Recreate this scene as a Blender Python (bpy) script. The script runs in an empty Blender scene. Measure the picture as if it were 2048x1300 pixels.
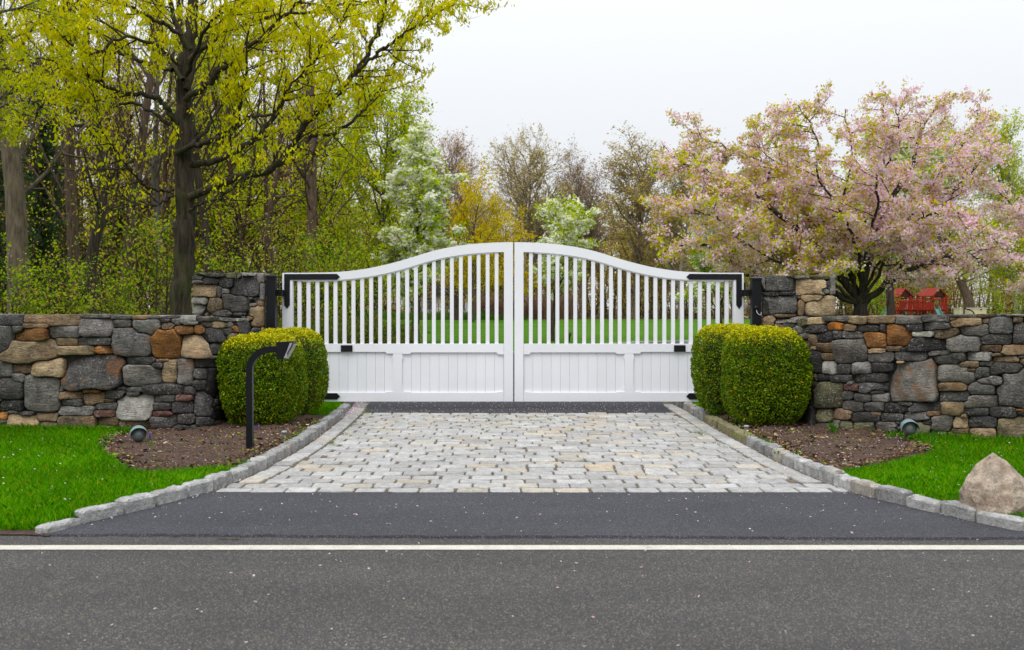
import bpy, bmesh, math, random
import numpy as np
from mathutils import Vector

# ------------------------------------------------------------------ camera
F = 2000.0          # focal length in photo pixels (photo 2048 x 1300)
CH = 1.45           # eye height, m
HY = 618.0          # horizon row in the photo
CX = 1024.0
scene = bpy.context.scene
col = scene.collection
cam_d = bpy.data.cameras.new('camera')
cam = bpy.data.objects.new('camera', cam_d)
col.objects.link(cam)
cam.location = (0, 0, CH)
cam.rotation_euler = (math.radians(90), 0, 0)
cam_d.sensor_width = 36.0
cam_d.lens = 36.0 * F / 2048.0
cam_d.shift_y = -(650.0 - HY) / 2048.0
cam_d.clip_start = 0.1
cam_d.clip_end = 2000
cam_d.dof.use_dof = True
cam_d.dof.focus_distance = 12.5
cam_d.dof.aperture_fstop = 3.2
scene.camera = cam

# ------------------------------------------------------------------ sky (overcast) and sun
world = bpy.data.worlds.new('World')
scene.world = world
world.use_nodes = True
wn, wl = world.node_tree.nodes, world.node_tree.links
wn.clear()
wo = wn.new('ShaderNodeOutputWorld')
bg = wn.new('ShaderNodeBackground')
sky = wn.new('ShaderNodeTexSky')
sky.sky_type = 'NISHITA'
sky.sun_disc = False
SUN_EL, SUN_AZ = math.radians(58), math.radians(205)   # azimuth clockwise from +Y
sky.sun_elevation = SUN_EL
sky.sun_rotation = SUN_AZ
sky.dust_density = 4.0
hs = wn.new('ShaderNodeHueSaturation')
hs.inputs['Saturation'].default_value = 0.12
wl.new(sky.outputs[0], hs.inputs['Color'])
tc = wn.new('ShaderNodeTexCoord')
sx = wn.new('ShaderNodeSeparateXYZ')
wl.new(tc.outputs['Generated'], sx.inputs[0])
mx = wn.new('ShaderNodeMath'); mx.operation = 'MAXIMUM'; mx.inputs[1].default_value = 0.0
wl.new(sx.outputs['Z'], mx.inputs[0])
m2 = wn.new('ShaderNodeMath'); m2.operation = 'MULTIPLY_ADD'      # overcast sky, about three times brighter overhead than at the horizon
m2.inputs[1].default_value = 11.5; m2.inputs[2].default_value = 4.2
wl.new(mx.outputs[0], m2.inputs[0])
ma = wn.new('ShaderNodeMath'); ma.operation = 'MULTIPLY_ADD'
ma.inputs[2].default_value = 7.6
wl.new(mx.outputs[0], ma.inputs[0])
wl.new(m2.outputs[0], ma.inputs[1])
cl = wn.new('ShaderNodeVectorMath'); cl.operation = 'SCALE'
cl.inputs[0].default_value = (0.925, 0.955, 1.0)
wl.new(ma.outputs[0], cl.inputs['Scale'])
mixs = wn.new('ShaderNodeMix'); mixs.data_type = 'RGBA'
mixs.inputs[0].default_value = 0.96
wl.new(hs.outputs[0], mixs.inputs[6])
wl.new(cl.outputs[0], mixs.inputs[7])
wl.new(mixs.outputs[2], bg.inputs['Color'])
bg.inputs['Strength'].default_value = 0.102
wl.new(bg.outputs[0], wo.inputs['Surface'])

sun_d = bpy.data.lights.new('sun', 'SUN')
sun_d.energy = 1.5
sun_d.angle = math.radians(35)
sun_d.color = (1.0, 0.965, 0.92)
sun = bpy.data.objects.new('sun', sun_d)
col.objects.link(sun)
sdir = Vector((math.sin(SUN_AZ) * math.cos(SUN_EL), math.cos(SUN_AZ) * math.cos(SUN_EL), math.sin(SUN_EL)))
sun.rotation_euler = (-sdir).to_track_quat('-Z', 'Y').to_euler()
sun.location = (-4, -6, 14)

vs = scene.view_settings
vs.view_transform = 'Standard'
vs.look = 'None'
vs.exposure = 0.14
vs.gamma = 1.0
vs.use_curve_mapping = False
scene.render.engine = 'CYCLES'
cy = scene.cycles
cy.use_denoising = True
cy.max_bounces = 9
cy.diffuse_bounces = 5
cy.glossy_bounces = 2
cy.transmission_bounces = 6
cy.caustics_reflective = False
cy.caustics_refractive = False

# ------------------------------------------------------------------ helpers
RNG = np.random.default_rng(7)
random.seed(7)


def G(px, py, z=0.0):
    d = F * (CH - z) / (py - HY)
    return np.array([(px - CX) * d / F, d, z])


def P(px, py, d):
    return np.array([(px - CX) * d / F, d, CH - (py - HY) * d / F])


def sstep(a, b, x):
    t = np.clip((x - a) / (b - a), 0, 1)
    return t * t * (3 - 2 * t)


def gz(x, y):
    return -0.03 + 0.60 * sstep(16, 85, y) + 0.9 * sstep(85, 240, y)


def tag(o, label=None, cat=None, group=None, kind=None):
    if label: o['label'] = label
    if cat: o['category'] = cat
    if group: o['group'] = group
    if kind: o['kind'] = kind
    return o


def thing(name, label, cat, loc=(0, 0, 0), rz=0.0, group=None):
    o = bpy.data.objects.new(name, None)
    o.empty_display_size = 0.2
    col.objects.link(o)
    o.location = loc
    o.rotation_euler = (0, 0, rz)
    return tag(o, label, cat, group)


def link(name, me, mat=None, parent=None, loc=(0, 0, 0), rot=(0, 0, 0)):
    o = bpy.data.objects.new(name, me)
    col.objects.link(o)
    if mat is not None and len(me.materials) == 0:
        me.materials.append(mat)
    o.parent = parent
    o.location = loc
    o.rotation_euler = rot
    return o


def arr_mesh(name, V, Q, C=None, smooth=False):
    """V (n,3), Q (m,k) index array, optional per vertex colours C (n,4)"""
    me = bpy.data.meshes.new(name)
    V = np.asarray(V, np.float32)
    Q = np.asarray(Q, np.int32)
    n, (m, k) = len(V), Q.shape
    me.vertices.add(n)
    me.vertices.foreach_set('co', V.ravel())
    me.loops.add(m * k)
    me.loops.foreach_set('vertex_index', Q.ravel())
    me.polygons.add(m)
    me.polygons.foreach_set('loop_start', np.arange(0, m * k, k, dtype=np.int32))
    if smooth:
        me.polygons.foreach_set('use_smooth', np.ones(m, bool))
    if C is not None:
        at = me.color_attributes.new('Col', 'FLOAT_COLOR', 'POINT')
        at.data.foreach_set('color', np.asarray(C, np.float32).ravel())
    me.update(calc_edges=True)
    me.validate()
    return me


def py_mesh(name, V, Fc, smooth=False):
    me = bpy.data.meshes.new(name)
    me.from_pydata([tuple(map(float, v)) for v in V], [], Fc)
    me.update()
    if smooth:
        me.polygons.foreach_set('use_smooth', np.ones(len(me.polygons), bool))
    return me


def bm_mesh(name, bm, bevel=0.0, seg=1, smooth=False):
    if bevel > 0:
        bmesh.ops.bevel(bm, geom=[e for e in bm.edges if e.calc_face_angle(0) > 0.5], offset=bevel, segments=seg,
                        affect='EDGES', profile=0.6)
    bmesh.ops.recalc_face_normals(bm, faces=bm.faces)
    me = bpy.data.meshes.new(name)
    bm.to_mesh(me)
    bm.free()
    if smooth:
        me.polygons.foreach_set('use_smooth', np.ones(len(me.polygons), bool))
    return me


def bm_box(bm, x0, x1, y0, y1, z0, z1):
    vs_ = [bm.verts.new(c) for c in ((x0, y0, z0), (x1, y0, z0), (x1, y1, z0), (x0, y1, z0),
                                     (x0, y0, z1), (x1, y0, z1), (x1, y1, z1), (x0, y1, z1))]
    for f in ((0, 3, 2, 1), (4, 5, 6, 7), (0, 1, 5, 4), (1, 2, 6, 5), (2, 3, 7, 6), (3, 0, 4, 7)):
        bm.faces.new([vs_[i] for i in f])


def box_mesh(name, x0, x1, y0, y1, z0, z1, bevel=0.0, seg=1):
    bm = bmesh.new()
    bm_box(bm, x0, x1, y0, y1, z0, z1)
    return bm_mesh(name, bm, bevel, seg)


def bm_prism(bm, pts, y0, y1):
    """outline pts in (x,z), extruded along y"""
    a = [bm.verts.new((p[0], y0, p[1])) for p in pts]
    b = [bm.verts.new((p[0], y1, p[1])) for p in pts]
    bm.faces.new(a)
    bm.faces.new(b[::-1])
    n = len(pts)
    for i in range(n):
        bm.faces.new((a[i], b[i], b[(i + 1) % n], a[(i + 1) % n]))


def prism_mesh(name, pts, y0, y1, bevel=0.0, seg=1):
    bm = bmesh.new()
    bm_prism(bm, pts, y0, y1)
    return bm_mesh(name, bm, bevel, seg)


def tube_arrays(paths):
    """paths: list of (points (n,3), radii (n,), sides). returns V, quads"""
    Vs, Qs, off = [], [], 0
    for pts, rad, s in paths:
        pts = np.asarray(pts, float)
        n = len(pts)
        t = np.gradient(pts, axis=0)
        t /= np.linalg.norm(t, axis=1, keepdims=True) + 1e-9
        ref = np.array([0.31, 0.95, 0.05]) if abs(t[0, 2]) > 0.7 else np.array([0, 0, 1.0])
        n1 = np.cross(t, ref)
        n1 /= np.linalg.norm(n1, axis=1, keepdims=True) + 1e-9
        n2 = np.cross(t, n1)
        a = np.linspace(0, 2 * math.pi, s, endpoint=False)
        r = np.asarray(rad, float)[:, None, None]
        ring = pts[:, None, :] + r * (np.cos(a)[None, :, None] * n1[:, None, :] + np.sin(a)[None, :, None] * n2[:, None, :])
        Vs.append(ring.reshape(-1, 3))
        i = np.arange(n - 1)[:, None] * s
        j = np.arange(s)[None, :]
        j2 = (j + 1) % s
        Qs.append(np.stack([i + j, i + j2, i + s + j2, i + s + j], -1).reshape(-1, 4) + off)
        off += n * s
    return np.concatenate(Vs), np.concatenate(Qs)


def tube_mesh(name, paths, smooth=True):
    V, Q = tube_arrays(paths)
    return arr_mesh(name, V, Q, smooth=smooth)


def bezier_poly(pts, per=6):
    """Catmull-Rom resampling of a polyline"""
    p = np.asarray(pts, float)
    p = np.vstack([2 * p[0] - p[1], p, 2 * p[-1] - p[-2]])
    out = []
    for i in range(1, len(p) - 2):
        for k in range(per):
            t = k / per
            a, b, c, d = p[i - 1], p[i], p[i + 1], p[i + 2]
            out.append(0.5 * (2 * b + (c - a) * t + (2 * a - 5 * b + 4 * c - d) * t * t + (3 * b - a - 3 * c + d) * t ** 3))
    out.append(p[-2])
    return np.array(out)


def rand_unit(rng, n):
    v = rng.normal(size=(n, 3))
    return v / (np.linalg.norm(v, axis=1, keepdims=True) + 1e-9)


def leaf_arrays(rng, C, size, aspect=0.55, hang=0.0, flat=0.0, colors=None):
    """diamond leaves at centres C. hang: pull long axis downward; flat: pull normals up"""
    n = len(C)
    u = rand_unit(rng, n)
    u[:, 2] -= hang * 1.6
    if flat:
        u[:, 2] *= (1 - flat)
    u /= np.linalg.norm(u, axis=1, keepdims=True) + 1e-9
    v = np.cross(u, rand_unit(rng, n))
    if flat:
        v[:, 2] *= (1 - flat)
    v /= np.linalg.norm(v, axis=1, keepdims=True) + 1e-9
    L = (np.asarray(size) * rng.uniform(0.45, 1.5, n))[:, None]
    W = L * aspect
    nrm = np.cross(u, v)
    V = np.stack([C - u * L / 2, C + v * W / 2 + nrm * L * 0.06, C + u * L / 2, C - v * W / 2 + nrm * L * 0.06], 1).reshape(-1, 3)
    Q = np.arange(4 * n).reshape(n, 4)
    K = None
    if colors is not None:
        K = np.repeat(colors, 4, axis=0)
    return V, Q, K


def pick_colors(rng, n, palette, weights, var=0.15):
    pal = np.array(palette, float)
    w = np.array(weights, float)
    c = pal[rng.choice(len(pal), n, p=w / w.sum())]
    c = c * rng.uniform(1 - var, 1 + var, (n, 1)) * rng.uniform(0.94, 1.06, (n, 3))
    return np.concatenate([np.clip(c, 0, 0.9), np.ones((n, 1))], 1)


# ------------------------------------------------------------------ materials
def new_mat(name):
    m = bpy.data.materials.new(name)
    m.use_nodes = True
    nt = m.node_tree
    return m, nt.nodes, nt.links, nt.nodes['Principled BSDF']


def noise(n, l, vec, scale, detail=4, rough=0.6):
    t = n.new('ShaderNodeTexNoise')
    t.inputs['Scale'].default_value = scale
    t.inputs['Detail'].default_value = detail
    t.inputs['Roughness'].default_value = rough
    if vec is not None:
        l.new(vec, t.inputs['Vector'])
    return t


def ramp(n, l, fac, stops):
    r = n.new('ShaderNodeValToRGB')
    e = r.color_ramp.elements
    while len(e) < len(stops):
        e.new(0.5)
    for i, (p, c) in enumerate(stops):
        e[i].position = p
        e[i].color = (c[0], c[1], c[2], 1) if not isinstance(c, (int, float)) else (c, c, c, 1)
    l.new(fac, r.inputs[0])
    return r


def mixc(n, l, fac, a, b, mode='MIX'):
    m = n.new('ShaderNodeMix')
    m.data_type = 'RGBA'
    m.blend_type = mode
    for sock, v in ((0, fac), (6, a), (7, b)):
        if isinstance(v, (int, float)):
            m.inputs[sock].default_value = v
        elif isinstance(v, tuple):
            m.inputs[sock].default_value = (v[0], v[1], v[2], 1)
        else:
            l.new(v, m.inputs[sock])
    return m.outputs[2]


def bump(n, l, height, strength, dist, bsdf):
    b = n.new('ShaderNodeBump')
    b.inputs['Strength'].default_value = strength
    b.inputs['Distance'].default_value = dist
    l.new(height, b.inputs['Height'])
    l.new(b.outputs[0], bsdf.inputs['Normal'])
    return b


def coords(n, l, kind='Object', scale=None, rnd=False):
    t = n.new('ShaderNodeTexCoord')
    v = t.outputs[kind]
    if rnd:
        oi = n.new('ShaderNodeObjectInfo')
        k = n.new('ShaderNodeVectorMath'); k.operation = 'MULTIPLY_ADD'
        k.inputs[1].default_value = (37.0, 53.0, 71.0)
        l.new(oi.outputs['Random'], k.inputs[0])
        l.new(v, k.inputs[2])
        v = k.outputs[0]
    if scale:
        m = n.new('ShaderNodeMapping')
        m.inputs['Scale'].default_value = scale
        l.new(v, m.inputs['Vector'])
        v = m.outputs[0]
    return v


def plain(name, color, rough=0.6, var=0.12, scale=8.0, metal=0.0, bstr=0.05, spec=0.5):
    m, n, l, b = new_mat(name)
    v = coords(n, l)
    t = noise(n, l, v, scale)
    c0 = tuple(max(0, c * (1 - var)) for c in color)
    c1 = tuple(min(1, c * (1 + var)) for c in color)
    r = ramp(n, l, t.outputs[0], [(0.3, c0), (0.7, c1)])
    l.new(r.outputs[0], b.inputs['Base Color'])
    b.inputs['Roughness'].default_value = rough
    b.inputs['Metallic'].default_value = metal
    b.inputs['Specular IOR Level'].default_value = spec
    if bstr:
        t2 = noise(n, l, v, scale * 12, 3)
        bump(n, l, t2.outputs[0], bstr, 0.01, b)
    return m


def leaf_mat(name, trans=0.35, rough=0.55, spec=0.25):
    m, n, l, b = new_mat(name)
    a = n.new('ShaderNodeAttribute'); a.attribute_name = 'Col'
    l.new(a.outputs['Color'], b.inputs['Base Color'])
    b.inputs['Roughness'].default_value = rough
    b.inputs['Specular IOR Level'].default_value = spec
    t = n.new('ShaderNodeBsdfTranslucent')
    l.new(a.outputs['Color'], t.inputs['Color'])
    mx_ = n.new('ShaderNodeMixShader')
    mx_.inputs[0].default_value = trans
    l.new(b.outputs[0], mx_.inputs[1])
    l.new(t.outputs[0], mx_.inputs[2])
    l.new(mx_.outputs[0], n['Material Output'].inputs['Surface'])
    return m


def bark_mat(name, dark, light, moss=0.0, scale=9.0):
    m, n, l, b = new_mat(name)
    v = coords(n, l, scale=(1, 1, 0.14), rnd=True)
    t = noise(n, l, v, scale * 1.8, 5, 0.7)
    r = ramp(n, l, t.outputs[0], [(0.35, dark), (0.68, light)])
    c = r.outputs[0]
    if moss > 0:
        v2 = coords(n, l, rnd=True)
        t3 = noise(n, l, v2, 2.2, 4)
        rr = ramp(n, l, t3.outputs[0], [(0.5, 0.0), (0.7, moss)])
        c = mixc(n, l, rr.outputs[0], c, (0.055, 0.07, 0.012))
    l.new(c, b.inputs['Base Color'])
    b.inputs['Roughness'].default_value = 0.9
    b.inputs['Specular IOR Level'].default_value = 0.2
    bump(n, l, t.outputs[0], 0.9, 0.03, b)
    return m


def rock_mat(name, use_attr=False, fleck=0.5, bstr=0.55, sc=1.0, layer=True, soft=0.0):
    """stone tinted by the object's own colour; alpha = amount of rust staining"""
    m, n, l, b = new_mat(name)
    v = coords(n, l, rnd=not use_attr)
    if use_attr:
        a = n.new('ShaderNodeAttribute'); a.attribute_name = 'Col'
        base, rust = a.outputs['Color'], a.outputs['Alpha']
    else:
        oi = n.new('ShaderNodeObjectInfo')
        base, rust = oi.outputs['Color'], oi.outputs['Alpha']
    big = noise(n, l, v, 7 * sc, 5, 0.65)
    r1 = ramp(n, l, big.outputs[0], [(0.3, 0.45 + 0.37 * soft), (0.5, 0.95), (0.7, 1.6 - 0.48 * soft)])
    c = mixc(n, l, 1.0, base, r1.outputs[0], 'MULTIPLY')
    # pale flecks and veins
    fk = noise(n, l, v, 48 * sc, 6, 0.8)
    r2 = ramp(n, l, fk.outputs[0], [(0.54, 0.0), (0.64, 1.0)])
    pt = noise(n, l, v, 5 * sc, 3)
    r2b = ramp(n, l, pt.outputs[0], [(0.42, 0.12), (0.66, 1.0)])
    mul = n.new('ShaderNodeMath'); mul.operation = 'MULTIPLY'
    l.new(r2.outputs[0], mul.inputs[0]); l.new(r2b.outputs[0], mul.inputs[1])
    mul2 = n.new('ShaderNodeMath'); mul2.operation = 'MULTIPLY'; mul2.inputs[1].default_value = fleck
    l.new(mul.outputs[0], mul2.inputs[0])
    c = mixc(n, l, mul2.outputs[0], c, (0.50, 0.49, 0.48))
    # dark pits
    r3 = ramp(n, l, fk.outputs[0], [(0.36, 0.3), (0.48, 1.0)])
    c = mixc(n, l, 0.8, c, r3.outputs[0], 'MULTIPLY')
    # rust stain in patches
    rn = noise(n, l, v, 6 * sc, 4, 0.6)
    r4 = ramp(n, l, rn.outputs[0], [(0.50, 0.0), (0.66, 0.95)])
    mr = n.new('ShaderNodeMath'); mr.operation = 'MULTIPLY'; mr.use_clamp = True
    l.new(r4.outputs[0], mr.inputs[0]); l.new(rust, mr.inputs[1])
    c = mixc(n, l, mr.outputs[0], c, (0.23, 0.095, 0.022) if not soft else (0.50, 0.30, 0.14))
    # lichen
    ln = noise(n, l, v, 11 * sc, 4, 0.7)
    r5 = ramp(n, l, ln.outputs[0], [(0.64, 0.0), (0.74, 0.5)])
    c = mixc(n, l, r5.outputs[0], c, (0.12, 0.13, 0.07))
    l.new(c, b.inputs['Base Color'])
    b.inputs['Roughness'].default_value = 0.88
    b.inputs['Specular IOR Level'].default_value = 0.3
    mp = n.new('ShaderNodeMapping')
    mp.inputs['Scale'].default_value = (1, 1, 3.0) if layer else (1, 1, 1)
    l.new(v, mp.inputs[0])
    bn = noise(n, l, mp.outputs[0], 16 * sc, 8, 0.7)
    bump(n, l, bn.outputs[0], bstr, 0.05 / sc, b)
    return m


def asphalt_mat(name, base, light, speck, scale=170, crack=0.0):
    m, n, l, b = new_mat(name)
    v = coords(n, l)
    vo = n.new('ShaderNodeTexVoronoi')
    vo.inputs['Scale'].default_value = scale
    l.new(v, vo.inputs['Vector'])
    sepc = n.new('ShaderNodeSeparateColor')
    l.new(vo.outputs['Color'], sepc.inputs[0])
    r = ramp(n, l, sepc.outputs[0], [(0.0, tuple(c * 0.5 for c in base)), (0.55, base), (0.9, light), (1.0, speck)])
    r.color_ramp.interpolation = 'LINEAR'
    big = noise(n, l, v, 0.9, 5, 0.6)
    rb = ramp(n, l, big.outputs[0], [(0.3, 0.84), (0.7, 1.14)])
    c = mixc(n, l, 1.0, r.outputs[0], rb.outputs[0], 'MULTIPLY')
    # long wheel-worn streaks along the road
    mp = n.new('ShaderNodeMapping'); mp.inputs['Scale'].default_value = (0.25, 2.2, 1)
    l.new(v, mp.inputs[0])
    st = noise(n, l, mp.outputs[0], 1.3, 4)
    rs = ramp(n, l, st.outputs[0], [(0.35, 0.9), (0.65, 1.08)])
    c = mixc(n, l, 1.0, c, rs.outputs[0], 'MULTIPLY')
    l.new(c, b.inputs['Base Color'])
    b.inputs['Roughness'].default_value = 0.82
    b.inputs['Specular IOR Level'].default_value = 0.35
    bump(n, l, vo.outputs['Distance'], 0.5, 0.008, b)
    return m


def white_paint():
    m, n, l, b = new_mat('white_paint')
    v = coords(n, l, 'Object')
    t = noise(n, l, v, 1.6, 5)
    r = ramp(n, l, t.outputs[0], [(0.3, (0.725, 0.735, 0.765)), (0.7, (0.77, 0.78, 0.81))])
    # algae and splash dirt near the foot of the gate
    sp = n.new('ShaderNodeSeparateXYZ'); l.new(v, sp.inputs[0])
    low = ramp(n, l, sp.outputs['Z'], [(0.05, 1.0), (0.28, 0.0)])
    t2 = noise(n, l, v, 24, 6, 0.75)
    r2 = ramp(n, l, t2.outputs[0], [(0.52, 0.0), (0.70, 0.5)])
    t3 = noise(n, l, v, 1.1, 2)
    r3 = ramp(n, l, t3.outputs[0], [(0.45, 0.0), (0.6, 1.0)])
    k = mixc(n, l, 1.0, low.outputs[0], r2.outputs[0], 'MULTIPLY')
    k = mixc(n, l, 1.0, k, r3.outputs[0], 'MULTIPLY')
    oi = n.new('ShaderNodeObjectInfo')
    rv = ramp(n, l, oi.outputs['Random'], [(0.0, 0.955), (1.0, 1.0)])
    tone = mixc(n, l, 1.0, r.outputs[0], rv.outputs[0], 'MULTIPLY')
    c = mixc(n, l, k, tone, (0.36, 0.38, 0.16))
    l.new(c, b.inputs['Base Color'])
    b.inputs['Roughness'].default_value = 0.42
    b.inputs['Specular IOR Level'].default_value = 0.4
    tt = noise(n, l, coords(n, l, scale=(1, 1, 0.1)), 90, 3)
    bump(n, l, tt.outputs[0], 0.06, 0.004, b)
    return m


def lawn_mat(name, a, b_, c_):
    m, n, l, b = new_mat(name)
    v = coords(n, l)
    t = noise(n, l, v, 60, 4, 0.8)
    r = ramp(n, l, t.outputs[0], [(0.3, a), (0.52, b_), (0.75, c_)])
    t2 = noise(n, l, v, 0.8, 4)
    r2 = ramp(n, l, t2.outputs[0], [(0.3, 0.82), (0.7, 1.15)])
    l.new(mixc(n, l, 1.0, r.outputs[0], r2.outputs[0], 'MULTIPLY'), b.inputs['Base Color'])
    b.inputs['Roughness'].default_value = 0.9
    b.inputs['Specular IOR Level'].default_value = 0.1
    bump(n, l, t.outputs[0], 0.8, 0.03, b)
    return m


def soil_mat(name):
    m, n, l, b = new_mat(name)
    v = coords(n, l)
    t = noise(n, l, v, 45, 6, 0.75)
    r = ramp(n, l, t.outputs[0], [(0.32, (0.02, 0.010, 0.006)), (0.52, (0.085, 0.045, 0.026)), (0.70, (0.21, 0.125, 0.07))])
    t2 = noise(n, l, v, 3, 4)
    r2 = ramp(n, l, t2.outputs[0], [(0.3, 0.75), (0.7, 1.2)])
    l.new(mixc(n, l, 1.0, r.outputs[0], r2.outputs[0], 'MULTIPLY'), b.inputs['Base Color'])
    b.inputs['Roughness'].default_value = 0.95
    bump(n, l, t.outputs[0], 1.0, 0.04, b)
    return m


def ground_mat():
    """mown lawn on the open side, leaf litter under the wood to the left"""
    m, n, l, b = new_mat('ground_cover')
    v = coords(n, l)
    t = noise(n, l, v, 14, 5, 0.8)
    gr = ramp(n, l, t.outputs[0], [(0.3, (0.03, 0.10, 0.001)), (0.55, (0.055, 0.15, 0.001)), (0.75, (0.09, 0.20, 0.003))])
    mp = n.new('ShaderNodeMapping'); mp.inputs['Scale'].default_value = (0.03, 0.35, 1)
    l.new(v, mp.inputs[0])
    mow = noise(n, l, mp.outputs[0], 1.4, 2)
    rm = ramp(n, l, mow.outputs[0], [(0.35, 0.8), (0.65, 1.15)])
    g2 = mixc(n, l, 1.0, gr.outputs[0], rm.outputs[0], 'MULTIPLY')
    lt = ramp(n, l, t.outputs[0], [(0.3, (0.03, 0.02, 0.008)), (0.6, (0.10, 0.065, 0.03)), (0.75, (0.16, 0.11, 0.05))])
    sp = n.new('ShaderNodeSeparateXYZ'); l.new(v, sp.inputs[0])
    # woodland where x < -5 - 0.16*(y-20) up close; everything beyond y = 86
    k = n.new('ShaderNodeMath'); k.operation = 'MULTIPLY_ADD'
    k.inputs[1].default_value = -0.10; k.inputs[2].default_value = -3.0
    l.new(sp.outputs['Y'], k.inputs[0])
    d = n.new('ShaderNodeMath'); d.operation = 'SUBTRACT'
    l.new(k.outputs[0], d.inputs[0]); l.new(sp.outputs['X'], d.inputs[1])
    r1 = ramp(n, l, d.outputs[0], [(0.0, 0.0), (1.0, 1.0)])
    d2 = n.new('ShaderNodeMath'); d2.operation = 'SUBTRACT'; d2.inputs[1].default_value = 87.0
    l.new(sp.outputs['Y'], d2.inputs[0])
    r2 = ramp(n, l, d2.outputs[0], [(0.0, 0.0), (1.0, 1.0)])
    w = mixc(n, l, 1.0, r1.outputs[0], r2.outputs[0], 'LIGHTEN')
    l.new(mixc(n, l, w, g2, lt.outputs[0]), b.inputs['Base Color'])
    b.inputs['Roughness'].default_value = 0.92
    b.inputs['Specular IOR Level'].default_value = 0.1
    bump(n, l, t.outputs[0], 0.7, 0.05, b)
    return m


def worn_line():
    m, n, l, b = new_mat('line_paint')
    v = coords(n, l)
    t = noise(n, l, v, 9, 8, 0.8)
    r = ramp(n, l, t.outputs[0], [(0.30, (0.10, 0.095, 0.09)), (0.38, (0.42, 0.40, 0.34)), (0.6, (0.53, 0.505, 0.43))])
    t2 = noise(n, l, v, 150, 3, 0.8)
    r2 = ramp(n, l, t2.outputs[0], [(0.34, 0.55), (0.5, 1.0)])
    l.new(mixc(n, l, 1.0, r.outputs[0], r2.outputs[0], 'MULTIPLY'), b.inputs['Base Color'])
    b.inputs['Roughness'].default_value = 0.8
    bump(n, l, t2.outputs[0], 0.4, 0.006, b)
    return m


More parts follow.
